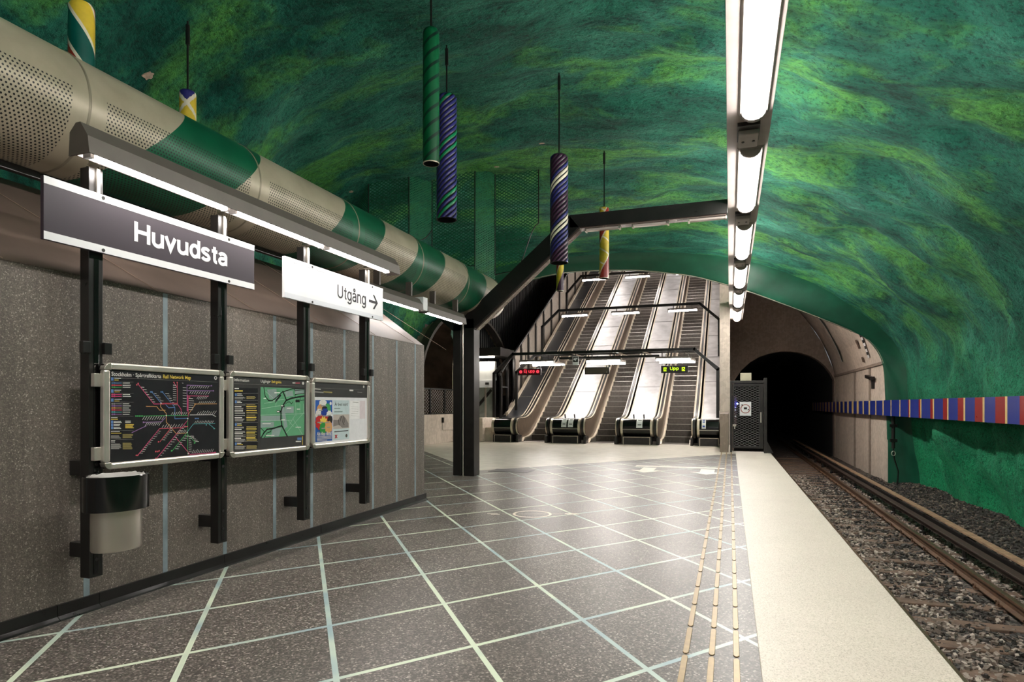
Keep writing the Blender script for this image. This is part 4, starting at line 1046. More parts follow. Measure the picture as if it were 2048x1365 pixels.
# lift entrance at the end of the passage
t = thing('lift_entrance', 'bright glazed lift entrance with a white header panel behind the column', 'lift', (-9.8, 24.7, 0))
mb = MB(); mb.box(-10.55, -9.8, 24.6, 25.9, 2.5, 3.3); mb.box(-9.8, -9.35, 24.6, 24.8, 2.5, 3.3); mb.build('header', pm('grey_panel', (190,192,188), .4, var=.06), t)
mb = MB(); mb.box(-10.6, -9.33, 24.52, 24.6, 2.2, 2.5); mb.build('indicator_panel', M_white, t)['label'] = 'white indicator panel'
mb = MB(); mb.box(-9.75, -9.58, 24.51, 24.52, 2.31, 2.41); mb.build('display', M_dark, t)
mb = MB(); mb.box(-10.36, -10.28, 24.505, 24.52, 2.28, 2.42); mb.build('exit_light', em('exit_green', (40,255,140), 4), t)['label'] = 'small green light'
for x in (-10.55, -9.76, -9.38):
    mb = MB(); mb.box(x-.04, x+.04, 24.58, 24.66, 0, 2.2); mb.build('door_post', M_alu, t)
gl = pm('lift_glass', (150,156,150), .08, .2); mb = MB(); mb.box(-10.5, -9.8, 24.61, 24.625, .02, 2.2); mb.box(-9.72, -9.42, 24.61, 24.625, .02, 2.2); mb.build('door_leaf', gl, t)
mb = MB(); mb.bar((-10.3, 24.6, 1.2), (-9.5, 24.6, 2.1), .12, .02, (0,1,0)); mb.build('brace', M_dark, t)
t = thing('canopy', 'flat dark canopy with a strip lamp over the lift entrance', 'canopy', (-9.7, 24.6, 3.35))
mb = MB(); mb.box(-10.7, -8.95, 24.2, 26, 3.5, 3.85); mb.build('canopy_box', M_dark, t)
mb = MB(); mb.box(-10.4, -9.3, 24.32, 24.42, 3.44, 3.5); mb.build('tube', em('lift_tube', (255,243,230), 22), t)

# ------------------------------------------------------------------ escalator shaft
TN = math.tan(math.radians(30))
def zi(Y):
    k = .28; q = (Y-24.75)/k
    return TN*k*(math.log1p(math.exp(q)) if q < 30 else q)
YT = 47.0
Yp = [23.4+i*.2 for i in range(14)]+[26.4+i*1.0 for i in range(21)]+[YT]
mb = MB(); mb.prism([(-.001, 24.2, -1.4), (-.001, YT+1, -1.4), (-.001, YT+1, 22), (-.001, 24.2, 7.8)], (-.36, 0, 0)); struct(mb.build('wall_right', M_conc), 'concrete wall between the escalators and the track')
mb = MB(); mb.box(-.30, -.04, 20.35, 24.25, 0, 1.19); struct(mb.build('wall_pier', M_concd, bevel=.01), 'low concrete pier beside the gate')
mb = MB(); mb.prism([(-10.6, 24.7, -.1), (-10.6, YT+1, -.1), (-10.6, YT+1, 22), (-10.6, 24.7, 8)], (-.1, 0, 0)); struct(mb.build('wall_shaft', M_clad), 'black ribbed cladding on the left of the escalator shaft')
mb = MB()
for k in range(90):
    y = 24.8+k*.25; z = 3.6+(y-24.8)*TN; mb.box(-10.6, -10.56, y, y+.09, z-2.5, z+8)
struct(mb.build('trim_6', M_clad))
mb = MB(); mb.grid([[(-11, y, 7.4+(y-24.5)*TN*1.02), (.3, y, 7.4+(y-24.5)*TN*1.02)] for y in (24.3, 30, 40, YT+1)]); struct(mb.build('ceiling_shaft', M_concd))
mb = MB(); mb.box(-11, .3, YT+1, YT+1.1, 10, 24); struct(mb.build('wall_top', M_conc))
mb = MB(); mb.grid([[(-10.6, y, zi(y)-.55-(.0 if y > 25 else .35)), (-.3, y, zi(y)-.55-(.0 if y > 25 else .35))] for y in Yp[4:]]); struct(mb.build('floor_shaft', M_dark))
mb = MB(); mb.prism([(-8.95, y, zi(y)+.55) for y in Yp]+[(-8.95, YT, zi(YT)-.5), (-8.95, 25.5, -.2), (-8.95, 23.4, -.0)], (-.35, 0, 0)); struct(mb.build('wall_ledge', M_conc), 'sloping concrete ledge left of the escalators')
mb = MB(); mb.box(-9.72, -9.30, 23.1, 24.45, 0, .94); struct(mb.build('wall_low', M_conc, bevel=.01), 'low concrete block left of the escalators')

# medians (decks with their rounded black ends) -----------------------------------------------------------
CL = [(-8.92, -7.84), (-6.71, -5.15), (-4.02, -2.46), (-1.31, -.37)]
NC = (23.4, .62); NR = .33
def newel(r, a0=-PI/2, a1=PI/2, n=18):      # half circle from bottom, round the front, to the top
    return [(NC[0]-r*math.cos(a0+(a1-a0)*i/n), NC[1]+r*math.sin(a0+(a1-a0)*i/n)) for i in range(n+1)]
def runline(off):
    return [(y, zi(y)+off) for y in Yp]
LABC = ['leftmost escalator side casing with a short black rounded end and dark sloping panels', 'escalator casing between left and middle escalators, rounded black end with two notices', 'escalator casing between middle and right escalators, rounded black end with one notice', 'rightmost escalator casing against the concrete wall, with a blue and white sticker']
M_deckd = pm('dark_deck', (46,48,52), .3, .4, var=.06, sc=1)
def half_drum(mb, x0, x1, r, a0=-PI/2, a1=PI/2):
    pts = newel(r, a0, a1); mb.prism([(x0, y, z) for y, z in pts]+[(x0, NC[0]+.3, pts[-1][1]), (x0, NC[0]+.3, pts[0][1])], (x1-x0, 0, 0))
stick = pm('sticker', (206,210,204), .4, var=.08)
for k, (xa, xb) in enumerate(CL):
    t = thing('escalator_casing', LABC[k], 'escalator casing', ((xa+xb)/2, 23.1, 0), 'casings between the escalators')
    li = xa+.285 if k in (1,2,3) else xa+.1; ri = xb-.285 if k in (0,1,2) else xb
    mb = MB(); half_drum(mb, li, ri, NR-.012); mb.build('rounded_end', M_blkg, t, smooth=40)
    mb = MB(); mb.box(li, ri, 23.065, 23.075, .55, .57); mb.build('trim_line', M_ss, t)
    for x0, x1 in ([(li-.085, li)] if k else [(li-.1, li)])+([(ri, ri+.085)] if k < 3 else []):
        mb = MB(); half_drum(mb, x0, x1, NR); mb.build('end_ring', M_cream, t, smooth=40)
    mb = MB(); mb.box(li-.05, ri+.05 if k < 3 else ri, 23.14, 23.5, 0, .29); mb.build('kick_box', M_dark, t)
    mb = MB()
    for x in (li, ri-.02): mb.box(x, x+.02, 23.13, 23.14, .0, .27)
    mb.box(li, ri, 23.13, 23.14, .265, .285); mb.build('kick_frame', M_cream, t)
    # sloping deck
    ln = [(y, z) for y, z in runline(.93) if y >= 23.55]
    mb = MB(); mb.prism([(li+.0, y, z) for y, z in ln]+[(li, y, z-.12) for y, z in reversed(ln)], (ri-li, 0, 0)); mb.build('deck', M_deckd if k == 0 else M_deck, t, smooth=30)
    y = 26.3+.35*k
    while y < 46:
        z = zi(y)+.93; mb = MB(); mb.bar((li+.01, y, z+.003), (ri-.01, y, z+.003), .022, .008); mb.build('deck_joint', M_dark if k else M_ss, t); y += 2.05
    for x in ([] if k == 0 else [li]) + ([] if k == 3 else [ri-.045]):
        mb = MB(); l2 = [(y, z+.02) for y, z in ln]; mb.prism([(x, y, z) for y, z in l2]+[(x, y, z-.04) for y, z in reversed(l2)], (.045, 0, 0)); mb.build('deck_edge', M_cream, t, smooth=30)
    if k in (1, 2):
        for x in (li+.28, ri-.33):
            mb = MB(); mb.bar((x, 24.05, .92), (x, 23.95, 1.10), .05, .05); mb.build('deflector', M_blk, t, bevel=.01)
    nx = {1: [(.36, .20), (.62, .20)], 2: [(.50, .22)], 3: [(.12, .14)], 0: []}[k]
    for f, w_ in nx:
        x = li+(ri-li)*f; r2 = NR-.008
        a = [math.radians(q) for q in (0, 15, 30, 45, 60, 70)]
        mb = MB(); mb.grid([[(x, NC[0]-r2*math.cos(q), NC[1]+r2*math.sin(q)), (x+w_, NC[0]-r2*math.cos(q), NC[1]+r2*math.sin(q))] for q in a]); mb.build('notice', stick, t, smooth=60)
        if k == 3:
            mb = MB()
            for q in (.25, .75, 1.05):
                cyy = NC[0]-(r2+.004)*math.cos(q); czz = NC[1]+(r2+.004)*math.sin(q); mb.bar((x+.03, cyy, czz), (x+w_-.03, cyy, czz), .004, .06)
            mb.build('notice_print', pm('sticker_blue', (54,84,170), .4), t)
        else:
            mb = MB()
            for q in (.35, 1.0):
                cyy = NC[0]-(r2+.003)*math.cos(q); czz = NC[1]+(r2+.003)*math.sin(q); mb.bar((x+.05, cyy, czz), (x+w_-.04, cyy, czz), .003, .03)
            mb.build('notice_print', M_dark, t)
    if k == 0:
        ln = [(y, z) for y, z in runline(.6) if y >= 24.6]
        mb = MB(); mb.prism([(xa+.0, y, z+.42) for y, z in ln]+[(xa, y, z) for y, z in reversed(ln)], (.1, 0, 0)); mb.build('ledge_strip', M_cream, t, smooth=30)

# escalators ----------------------------------------------------------------------------------------------
EL = ['left escalator under the red display, rising between the first two casings', 'middle escalator with clearly seen dark steps, under the blank display', 'right escalator under the green display, beside the concrete wall side']
step_me = None
for e in range(3):
    xa = CL[e][1]; xb = CL[e+1][0]; xm = (xa+xb)/2
    t = thing('escalator', EL[e], 'escalator', (xm, 23.1, 0), 'escalators at the platform end')
    for sd, x in ((1, xa), (-1, xb)):                    # sd: direction from the casing to the steps
        up_, lo_ = [(y, z) for y, z in runline(.90) if y >= 23.4], [(y, z) for y, z in runline(.0) if y >= 23.4]
        pl = newel(.28)
        outline = [(y, z) for y, z in pl]+up_[1:]+list(reversed(lo_))
        # side wall as a strip: front half disc plus inclined panel
        mb = MB(); x0 = x-sd*.02
        mb.prism([(x0, y, z) for y, z in pl], (sd*.02, 0, 0))
        mb.grid([[(x0, y, zi(y)-.02), (x0, y, zi(y)+.9), (x0+sd*.02, y, zi(y)+.9), (x0+sd*.02, y, zi(y)-.02)] for y in Yp], close=True)
        mb.build('balustrade', M_bal, t, smooth=30)
        mb = MB(); mb.path([(x0-sd*.02, y, z) for y, z in newel(NR-.01)+[(y, z) for y, z in runline(.94) if y > 23.45]], .05, .03); mb.build('rail_profile', M_cream, t, smooth=30)
        hx = x-sd*.10
        mb = MB(); mb.path([(hx, y, z) for y, z in newel(NR+.015, -PI/2+.1)+[(y, z) for y, z in runline(.965) if y > 23.45]], .085, .04); mb.build('handrail', M_blk, t, smooth=30)
        mb = MB(); mb.path([(x-sd*.175, y, z) for y, z in runline(.945) if y > 23.5], .06, .03); mb.build('rail_profile', M_cream, t, smooth=30)
        sx0, sx1 = sorted((x, x+sd*.085))
        mb = MB(); sk = [(y, z) for y, z in runline(.17) if y >= 23.75]
        sk = [(23.55, .03)]+sk
        mb.prism([(sx0, y, z) for y, z in sk]+[(sx0, y, z-.06) for y, z in reversed(sk)], (sx1-sx0, 0, 0)); mb.build('skirt_rail', M_cream, t, smooth=30)
        mb = MB(); mb.grid([[(x+sd*.085, y, zi(y)-.25), (x+sd*.085, y, zi(y)+.12)] for y in Yp if y > 23.7]); mb.build('skirt_panel', M_ss, t, smooth=30)
        mb = MB(); mb.box(min(x0-sd*.04, x+sd*.03), max(x0-sd*.04, x+sd*.03), 23.10, 23.6, 0, .27); mb.build('newel_base', M_dark, t, bevel=.01)
    # steps
    s0, s1 = xa+.085, xb-.085
    mb = MB(); mb.box(xa, xb, 23.2, 24.0, -.02, .008); mb.build('comb_plate', M_alu, t, bevel=.004)
    mb = MB()
    for i in range(26): mb.box(s0+.02+i*(s1-s0-.04)/26, s0+.02+i*(s1-s0-.04)/26+.018, 23.85, 24.02, .008, .014)
    mb.build('comb_teeth', M_dark, t)
    y0s = 24.72; proto_s = None
    for i in range(-2, 56):
        ys_ = y0s+i*.4; zt = max(.006, (i+1)*.4*TN)
        if i < 0: ys_ = y0s+i*.36
        if proto_s is None:
            mb = MB(); zt0 = zt
            mb.box(s0, s1, ys_, ys_+.40, zt-.03, zt)
            mb.box(s0, s1, ys_, ys_+.03, zt-.27, zt-.03)
            nr = 22
            for q in range(nr):
                xx = s0+(q+.5)*(s1-s0)/nr
                mb.box(xx-.010, xx+.010, ys_-.008, ys_+.40, zt-.004, zt+.006); mb.box(xx-.010, xx+.010, ys_-.008, ys_, zt-.26, zt-.004)
            mb.box(s0, s1, ys_-.010, ys_+.016, zt-.002, zt+.008, 1)
            proto_s = mb.build('step', [M_step, M_alu], t); ysp = ys_
        else:
            o = proto_s.copy(); COL.objects.link(o); o.parent = t
            o.location = proto_s.location+Vector((0, ys_-ysp, zt-zt0))

# gantries over the escalators ------------------------------------------------------------------------------
def portal(Y, zl, zb, zc, X0_, X1_, lab):
    t = thing('portal_frame', lab, 'portal frame', ((X0_+X1_)/2, Y, zl), 'black frames across the escalators')
    xs = [(X0_, zl), (X0_, zb), (X0_+.84, zc), (X1_-.84, zc), (X1_, zb), (X1_, zl)]
    nm = ['post', 'brace', 'beam', 'brace', 'post']
    for (a, b_), n_ in zip(zip(xs, xs[1:]), nm):
        mb = MB(); d = (Vector((b_[0],0,b_[1]))-Vector((a[0],0,a[1]))).normalized()*.04
        mb.bar((a[0]-d.x, Y, a[1]-d.z), (b_[0]+d.x, Y, b_[1]+d.z), .11, .11, (0,1,0)); mb.build(n_, M_blk, t, bevel=.004)
    return t
portal(24.5, .93, 2.78, 3.57, -9.34, -.43, 'black portal frame nearest the platform, carrying the displays')
portal(25.3, 1.0, 2.86, 3.57, -8.62, -.43, 'second black portal frame just behind the one with the displays')
portal(29.5, 3.5, 5.30, 6.06, -8.72, -.46, 'black portal frame halfway up the visible escalators')
portal(34.5, 6.5, 7.8, 8.72, -8.75, -.46, 'highest visible black portal frame, just under the green arch')
portal(39.5, 9.4, 10.8, 11.6, -8.75, -.46, 'portal frame hidden high up in the shaft')
def tube_lamp(Y, z, x0, x1, label, grp):
    t = thing('tube_lamp', label, 'lamp', ((x0+x1)/2, Y, z), grp)
    mb = MB(); mb.prism([(x0, Y-.09, z+.05), (x0, Y-.06, z+.13), (x0, Y+.06, z+.13), (x0, Y+.09, z+.05)], (x1-x0, 0, 0)); mb.build('housing', M_hous, t)
    mb = MB(); mb.tube([(x0+.04, Y, z), (x1-.04, Y, z)], .021, 8); mb.build('tube', M_tubeS, t, smooth=40)
    for x in (x0, x1-.04):
        mb = MB(); mb.box(x, x+.04, Y-.05, Y+.05, z-.04, z+.06); mb.build('socket', M_white, t)
    for x in (x0+.25, x1-.25):
        mb = MB(); mb.box(x-.015, x+.015, Y-.015, Y+.015, z+.13, z+.34); mb.build('hanger', M_dark, t)
pos3 = ['over the left escalator', 'over the middle escalator', 'over the right escalator']
for j, (a, b_) in enumerate([(-8.24,-6.76), (-5.45,-4.05), (-2.72,-1.39)]): tube_lamp(24.62, 3.19, a, b_, 'front tube lamp under the portal with displays, '+pos3[j], 'lamps under the nearest portal')
for j, (a, b_) in enumerate([(-7.85,-6.45), (-5.35,-3.95), (-2.62,-1.26)]): tube_lamp(25.15, 3.12, a, b_, 'lower rear tube lamp behind the displays, '+pos3[j], 'lamps under the nearest portal')
for j, (a, b_) in enumerate([(-7.74,-6.43), (-5.3,-3.97), (-2.7,-1.38)]): tube_lamp(29.5, 5.76, a, b_, 'tube lamp under the middle portal frame, '+pos3[j], 'lamps under the middle portal')
for j, (a, b_) in enumerate([(-7.86,-6.5), (-5.44,-4.09), (-2.75,-1.4)]): tube_lamp(34.5, 8.45, a, b_, 'tube lamp under the highest portal frame, '+pos3[j], 'lamps under the highest portal')
for j, (a, b_) in enumerate([(-7.86,-6.5), (-5.44,-4.09), (-2.75,-1.4)]): tube_lamp(39.5, 11.25, a, b_, 'unseen tube lamp added far up the shaft, '+pos3[j], 'lamps far up the shaft')  # row out of sight, added for its light in the shaft
t = thing('cable_tray', 'black cable tray running behind the nearest portal beam', 'cable tray', (-4.5, 24.9, 3.3))
mb = MB(); mb.box(-6.6, -2.6, 24.84, 24.96, 3.33, 3.42); mb.build('tray', M_blk, t)
for x in (-6.0, -4.2, -3.2):
    mb = MB(); mb.bar((x, 24.5, 3.54), (x+.35, 25.25, 3.40), .05, .05); mb.build('brace', M_alu, t)
# displays
led_r = em('led_red', (255, 60, 76), .5); led_g = em('led_green', (190, 255, 20), .36); M_disp = pm('display_black', (30,24,24), .4, var=.1)
M_dispr = em('display_red_glow', (70, 8, 14), .1)
def display(x0, x1, label, face):
    t = thing('display_sign', label, 'display', ((x0+x1)/2, 24.2, 2.66), 'displays over the escalators')
    mb = MB(); mb.box(x0, x1, 24.17, 24.27, 2.665, 2.94); mb.build('display_case', M_disp, t, bevel=.006)
    mb = MB(); mb.box(x0+.04, x1-.04, 24.165, 24.17, 2.70, 2.905); mb.build('display_face', face, t)
    for x in (x0+.03, x1-.03):
        mb = MB(); mb.tube([(x, 24.22, 2.94), (x, 24.42, 3.52)], .008, 6); mb.build('hanger', M_dark, t)
    return t
t = display(-8.17, -7.2, 'red lit display reading Ej upp between two no entry marks', M_dispr)
mb = MB(); letters(mb, 'Ej upp', (-7.92, 24.162, 2.775), (1,0,0), (0,0,1), .48, .125, .12); mb.build('lettering', led_r, t)['label'] = 'glowing red words'
mb = MB()
for x in (-8.05, -7.33):
    for i in range(20):
        a, c = 2*PI*i/20, 2*PI*(i+1)/20
        mb.poly([(x+math.cos(a)*.034, 24.162, 2.81+math.sin(a)*.034), (x+math.cos(c)*.034, 24.162, 2.81+math.sin(c)*.034), (x+math.cos(c)*.062, 24.162, 2.81+math.sin(c)*.062), (x+math.cos(a)*.062, 24.162, 2.81+math.sin(a)*.062)])
    mb.poly([(x-.05, 24.161, 2.80), (x+.05, 24.161, 2.80), (x+.05, 24.161, 2.82), (x-.05, 24.161, 2.82)])
mb.build('no_entry_mark', led_r, t)['label'] = 'glowing red round marks'
t = display(-5.4, -4.44, 'unlit grey display over the middle escalator', pm('display_off', (92,84,74), .3, .2))
mb = MB(); mb.tube([(-4.53, 24.15, 2.74), (-4.53, 24.165, 2.74)], .012, 8); mb.build('sensor', M_white, t)
t = display(-2.46, -1.48, 'green lit display reading Upp between two arrow marks', M_disp)
mb = MB(); letters(mb, 'Upp', (-2.14, 24.162, 2.775), (1,0,0), (0,0,1), .34, .12, .16); mb.build('lettering', led_g, t)['label'] = 'glowing yellow green word'
mb = MB(); rr = random.Random(2)
for x in (-2.37, -1.70):
    mb.poly([(x, 24.162, 2.73), (x+.11, 24.162, 2.73), (x+.11, 24.162, 2.765), (x, 24.162, 2.765)])
    mb.poly([(x, 24.162, 2.875), (x+.11, 24.162, 2.875), (x+.11, 24.162, 2.84), (x, 24.162, 2.84)])
    mb.poly([(x, 24.162, 2.765), (x+.03, 24.162, 2.765), (x+.03, 24.162, 2.84), (x, 24.162, 2.84)])
    mb.poly([(x+.05, 24.162, 2.765), (x+.075, 24.162, 2.765), (x+.075, 24.162, 2.81), (x+.05, 24.162, 2.81)])
    mb.poly([(x+.085, 24.162, 2.80), (x+.11, 24.162, 2.80), (x+.11, 24.162, 2.84), (x+.085, 24.162, 2.84)])
mb.build('arrow_mark', led_g, t)['label'] = 'glowing yellow green square marks'
t = thing('camera_notice', 'small white notice with a black camera symbol under the nearest portal', 'sign', (-5.82, 24.4, 3.1))
mb = MB(); mb.box(-5.94, -5.70, 24.38, 24.40, 3.06, 3.40); mb.build('panel', M_white, t)
mb = MB(); mb.box(-5.92, -5.72, 24.375, 24.38, 3.17, 3.38); mb.build('symbol_field', M_disp, t)
mb = MB(); mb.poly([(-5.90,24.373,3.26),(-5.80,24.373,3.22),(-5.78,24.373,3.28),(-5.88,24.373,3.33)]); mb.poly([(-5.80,24.373,3.29),(-5.74,24.373,3.29),(-5.74,24.373,3.34),(-5.86,24.373,3.34)]); mb.build('camera_symbol', M_white, t, fix=False)
mb = MB(); mb.box(-5.83, -5.81, 24.39, 24.50, 3.40, 3.52); mb.build('bracket', M_dark, t)

# mesh wall along the left of the escalators ----------------------------------------------------------------
t = thing('mesh_barrier', 'tall sloping barrier of grey mesh panels left of the escalators', 'barrier', (-9.15, 24.8, 0))
XB = -9.15
lo = lambda y: zi(y)+.62
hi = lambda y: 2.80+(y-24.75)*.565
mb = MB(); mb.bar((XB, 24.6, hi(24.6)), (XB, 45, hi(45)), .08, .10); mb.build('top_rail', M_blk, t)
mb = MB(); mb.tube([(XB+.1, 24.6, hi(24.6)+.12), (XB+.1, 45, hi(45)+.12)], .04, 10); mb.build('handrail', M_dark, t, smooth=40)
ysB = [24.8, 25.6, 26.5, 27.5, 28.6, 29.8, 31.2, 32.7, 34.4, 36.2, 38.2, 40.4, 42.8]
mesh2 = pm('pale_mesh', (172,162,150), .5, .2, var=.15)
for y, y2 in zip(ysB, ysB[1:]+[45]):
    mb = MB(); mb.box(XB-.04, XB+.04, y-.04, y+.04, max(.0, lo(y)-.1), hi(y)); mb.build('post', M_blk, t)
    mb = MB(); mb.grid([[(XB-.03, y+.05, lo(y)), (XB-.03, y+.05, hi(y)-.05)], [(XB-.03, y2-.05, lo(y2)), (XB-.03, y2-.05, hi(y2)-.05)]])
    if y >= 26: mb.build('mesh_panel', mesh2, t)
    mb = MB(); mb.box(XB-.01, XB+.03, y+.10, y+.13, lo(y)+.3, hi(y)-.25); mb.build('slat', M_dark, t)
mb = MB(); mb.box(XB-.03, XB+.03, 24.8, 25.6, .95, 1.02); mb.box(XB-.03, XB+.03, 24.8, 25.6, 2.2, 2.26); mb.build('cross_rail', M_blk, t)

# ------------------------------------------------------------------ gate at the platform end
t = thing('platform_gate', 'grey steel mesh gate closing off the end of the platform', 'gate', (.5, 20.5, 0))
mb = MB(); mb.box(.0, .06, 20.45, 20.53, 0, 2.2); mb.box(.97, 1.06, 20.40, 20.55, 0, 2.28); mb.box(.06, .97, 20.45, 20.53, 2.12, 2.2); mb.build('gate_frame', M_dark, t, bevel=.004)
dl = MB(); dl.box(.07, .12, 20.42, 20.46, .13, 2.1); dl.box(.84, .95, 20.42, 20.46, .13, 2.1); dl.box(.12, .84, 20.42, 20.46, 2.02, 2.1); dl.box(.12, .84, 20.42, 20.46, .13, .2); leaf = dl.build('door_leaf', M_dark, t, bevel=.003)
def sub(mb, name, mats, leaf, **kw):
    o = mb.build(name, mats, t, **kw); wl = o.location.copy(); o.parent = leaf; return o
mb = MB(); lattice(mb, (.12, 20.44, .2), (1,0,0), (0,0,1), .72, lambda s: 0, lambda s: 1.82, .075, .009, .5, step=.06); sub(mb, 'mesh_infill', pm('gate_mesh', (120,118,118), .4, .3), leaf, fix=False)
mb = MB(); mb.box(.87, .90, 20.38, 20.42, .92, 1.24); sub(mb, 'handle', M_alu, leaf, bevel=.006)
mb = MB(); mb.box(.08, .18, 20.38, 20.42, .80, .86); mb.box(.12, .15, 20.37, 20.42, .72, .8); sub(mb, 'lock', M_ss, leaf)
sg = MB(); sg.box(.28, .61, 20.40, 20.415, 1.13, 1.55); so = sub(sg, 'warning_plate', M_white, leaf)
mb = MB(); cx, cz = .445, 1.34
for i in range(32):
    a, c = 2*PI*i/32, 2*PI*(i+1)/32
    mb.poly([(cx+math.cos(a)*.118, 20.398, cz+math.sin(a)*.118), (cx+math.cos(c)*.118, 20.398, cz+math.sin(c)*.118), (cx+math.cos(c)*.14, 20.398, cz+math.sin(c)*.14), (cx+math.cos(a)*.14, 20.398, cz+math.sin(a)*.14)])
mb.poly([(cx-.11, 20.397, cz+.09), (cx-.09, 20.397, cz+.11), (cx+.11, 20.397, cz-.09), (cx+.09, 20.397, cz-.11)][0:0] or [(cx-.115, 20.397, cz+.135), (cx-.075, 20.397, cz+.135), (cx-.075, 20.397, cz+.1), (cx-.115, 20.397, cz+.1)], 1)
mb.poly([(cx-.045, 20.397, cz-.02), (cx+.045, 20.397, cz-.02), (cx+.045, 20.397, cz+.045), (cx-.045, 20.397, cz+.045)], 1)
mb.poly([(cx+.06, 20.397, cz-.04), (cx+.11, 20.397, cz-.04), (cx+.085, 20.397, cz+.005)], 1)
mb.build('warning_print', [pm('ring_brown', (150,72,60), .4), M_disp], t, fix=False)
mb = MB(); mb.prism([(1.06, 20.42, 0), (1.24, 20.42, 0), (1.06, 20.42, .36)], (0, .1, 0)); mb.build('foot_plate', M_dark, t)
mb = MB(); mb.box(.30, .62, 20.5, 20.62, 2.2, 2.44); o = mb.build('control_box', pm('beige_box', (196,188,162), .5), bevel=.008); tag(o, 'small beige box standing on top of the gate', 'box')
t = thing('signal_cabinet', 'dark equipment with a small blue light behind the mesh gate', 'equipment', (.1, 20.9, 0))
mb = MB(); mb.box(.04, .20, 20.75, 20.95, .8, 1.75); mb.build('cabinet_body', pm('maroon', (66,40,40), .5), t)
mb = MB(); mb.tube([(.22, 20.68, 1.50), (.22, 20.75, 1.50)], .022, 10); mb.build('blue_light', em('blue_led', (60,90,255), 40), t)['label'] = 'glowing blue light'
mb = MB()
for z in (1.1, 1.3, 1.38): mb.tube([(.16, 20.72, z), (.16, 20.76, z)], .025, 8)
mb.build('plug', M_white, t)

# ------------------------------------------------------------------ tunnel mouth beyond the platform
mb = MB()
VP = [(5.0,-1.5),(5.0,2.92),(4.72,3.9),(4.15,5.1),(3.24,6.36),(2.3,7.1),(1.2,7.5),(-.02,7.6)]
mb.grid([[(x, y, z) for x, z in VP] for y in (23.95, 29, 35)])
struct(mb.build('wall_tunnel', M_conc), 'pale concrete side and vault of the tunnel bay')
mb = MB(); mb.box(-.36, -.001, 20.96, 24.2, -1.4, -.21); struct(mb.build('wall_base', M_concd)) 
hole = [(.2,-1.4),(.2,2.5),(.25,2.8),(.55,3.28),(.99,3.70),(1.45,3.98),(1.96,4.15),(2.45,4.23),(2.91,4.22),(3.4,4.13),(3.84,3.97),(4.2,3.75),(4.53,3.44),(4.8,3.05),(4.95,2.73),(4.97,-1.4)]
outer = [(0,-1.4),(0,3.0),(0,4.5),(0,5.5),(0,6.3),(0,7.0),(.6,7.6),(1.2,7.6),(1.8,7.4),(2.3,7.1),(2.8,6.7),(3.24,6.36),(3.8,5.6),(4.4,4.6),(5.0,3.0),(5.02,-1.4)]
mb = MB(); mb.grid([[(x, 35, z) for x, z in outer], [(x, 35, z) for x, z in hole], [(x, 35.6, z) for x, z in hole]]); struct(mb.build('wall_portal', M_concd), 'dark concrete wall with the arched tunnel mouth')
mb = MB(); mb.box(0, 4.4, 34.97, 35.0, 5.25, 5.32); struct(mb.build('trim_7', M_concd))
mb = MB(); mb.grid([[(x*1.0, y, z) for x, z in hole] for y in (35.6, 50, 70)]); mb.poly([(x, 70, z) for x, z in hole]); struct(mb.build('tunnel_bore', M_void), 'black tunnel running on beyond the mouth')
# ribs and painted bands on the bay vault
def band(y0, y1, i0, i1, mt, nm, off=.006, dash=0):
    mb = MB(); k = 0
    P_ = cr(VP[1:6], 41)
    for a, b_ in zip(P_[i0:i1], P_[i0+1:i1+1]):
        k += 1
        if dash and (k//dash) % 2: continue
        t_ = Vector((b_[0]-a[0], 0, b_[1]-a[1])).normalized(); n_ = Vector((-t_.z, 0, t_.x))*(off+.045)
        mb.poly([(a[0]+n_.x, y0, a[1]+n_.z), (b_[0]+n_.x, y0, b_[1]+n_.z), (b_[0]+n_.x, y1, b_[1]+n_.z), (a[0]+n_.x, y1, a[1]+n_.z)])
    return struct(mb.build(nm, mt, fix=False))
brown = pm('brown_patch', (96,76,62), .8, var=.3)
band(34.5, 34.7, 0, 40, M_concd, 'trim_30', .02)
band(31.6, 31.85, 6, 40, pm('green_band', (66,78,66), .7, var=.3), 'trim_31')
band(31.85, 31.93, 6, 40, M_white, 'trim_32')
band(27.3, 27.6, 3, 22, brown, 'trim_33', .006, 3); band(26.2, 26.5, 4, 26, M_void, 'trim_34', .006, 1); band(26.2, 26.5, 4, 26, M_white, 'trim_35', .004)
mb = MB(); mb.box(4.94, 5.0, 24.0, 35, 2.86, 2.96); struct(mb.build('trim_36', M_concd))
mb = MB()
for y in (26.6, 29.6): mb.box(4.97, 5.0, y, y+.28, -1.3, 2.86)
struct(mb.build('trim_37', M_concd))
t = thing('tunnel_camera', 'small dark camera on a bracket on the concrete tunnel side', 'camera', (4.9, 26.0, 2.3))
mb = MB(); mb.box(4.90, 4.998, 25.95, 26.05, 2.05, 2.5); mb.build('bracket', M_dark, t)
mb = MB(); mb.bar((4.86, 25.7, 2.42), (4.90, 26.9, 2.55), .12, .12); mb.build('camera_body', M_disp, t, bevel=.01)

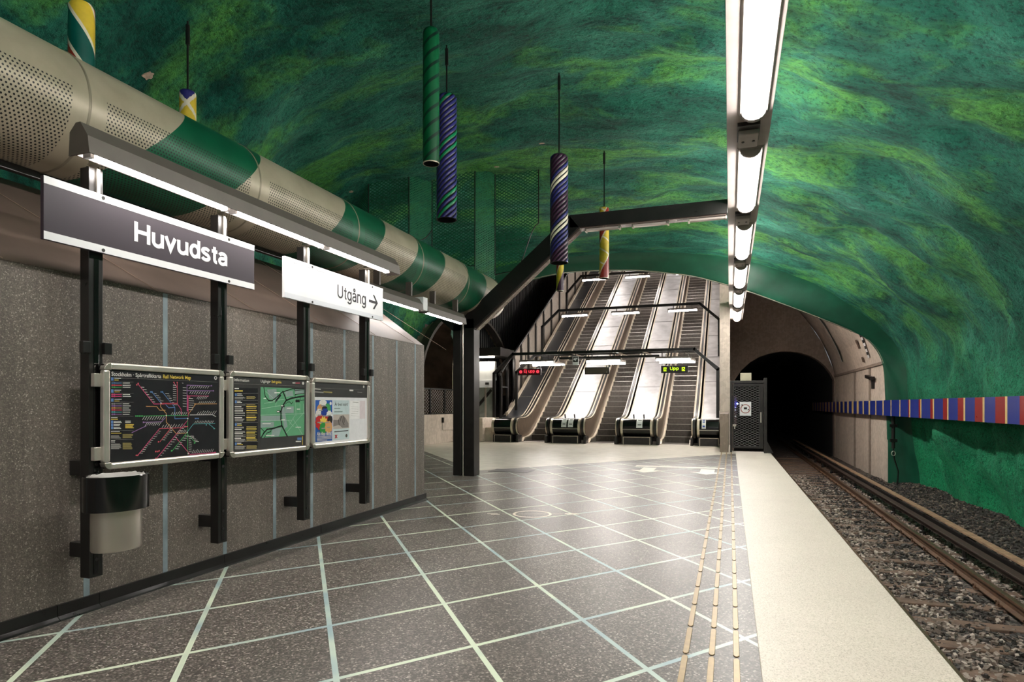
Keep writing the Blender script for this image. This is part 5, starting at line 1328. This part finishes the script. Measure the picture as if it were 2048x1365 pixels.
# ------------------------------------------------------------------ striped panel band along the right-hand wall
BXf = 4.78
cb, cr_, cy_ = pm('panel_blue', (38,54,140), .3, var=.06), pm('panel_red', (150,30,30), .3, var=.06), pm('panel_yellow', (228,196,132), .3, var=.05)
mb = MB(); y = 13.80-1.085*10; edges = []
k = -10
wr = {0:.45,1:.42,2:.36,3:.30,4:.21,5:.15,6:.10}
prev = 2.6
while y < 43:
    wy = .10 if k < 9 else (.15 if k < 11 else (.25 if k < 13 else .4))
    wR = wr.get(k, .47 if k < 0 else 0)
    if k > 16: wR = .12
    edges.append((prev, y-wy/2, 0)); edges.append((y-wy/2, y+wy/2, 2))
    if wR: edges.append((y+wy/2, y+wy/2+wR, 1))
    prev = y+wy/2+wR; y += 1.085; k += 1
t = thing('wall_band', 'long blue panel band with red and yellow stripes along the track wall', 'wall panel', (BXf, 14, 1.1))
for a, b_, c in edges: mb.box(BXf, BXf+.05, a, b_, 1.11, 1.61, c)
mb.build('striped_panel', [cb, cr_, cy_], t, fix=False)
mb = MB(); mb.box(BXf+.05, BXf+.14, 2.6, 43, 1.13, 1.59); mb.build('panel_back', M_dark, t)
for i in range(12):
    y = 3.5+i*1.9
    if y > 24: break
    mb = MB(); mb.box(BXf+.12, 5.7, y-.04, y+.04, 1.3, 1.38); mb.build('bracket', M_dark, t)

# pipes at the corner of the concrete bay
t = thing('corner_pipe', 'dark vertical pipe with clamps and a hanging cable beside the concrete corner', 'pipe', (5.08, 23.7, 0))
mb = MB(); mb.tube([(5.02, 23.3, 1.15), (5.02, 23.3, .05)], .055, 12); mb.build('pipe', M_dark, t, smooth=40)
for z in (.78, .3):
    mb = MB(); mb.box(4.93, 5.12, 23.22, 23.38, z-.05, z+.05); mb.build('clamp', M_blk, t)
mb = MB(); mb.tube([(5.02+.055*math.cos(a), 23.28, -.12+.075*math.sin(a)) for a in [q*PI/9 for q in range(19)]], .014, 6); mb.build('hook', M_alu, t)
mb = MB(); mb.tube([(5.02, 23.3, .06), (5.05, 23.3, -.3), (5.16, 23.28, -.7), (5.12, 23.25, -1.2)], .022, 8); mb.build('cable', M_blk, t, smooth=40)
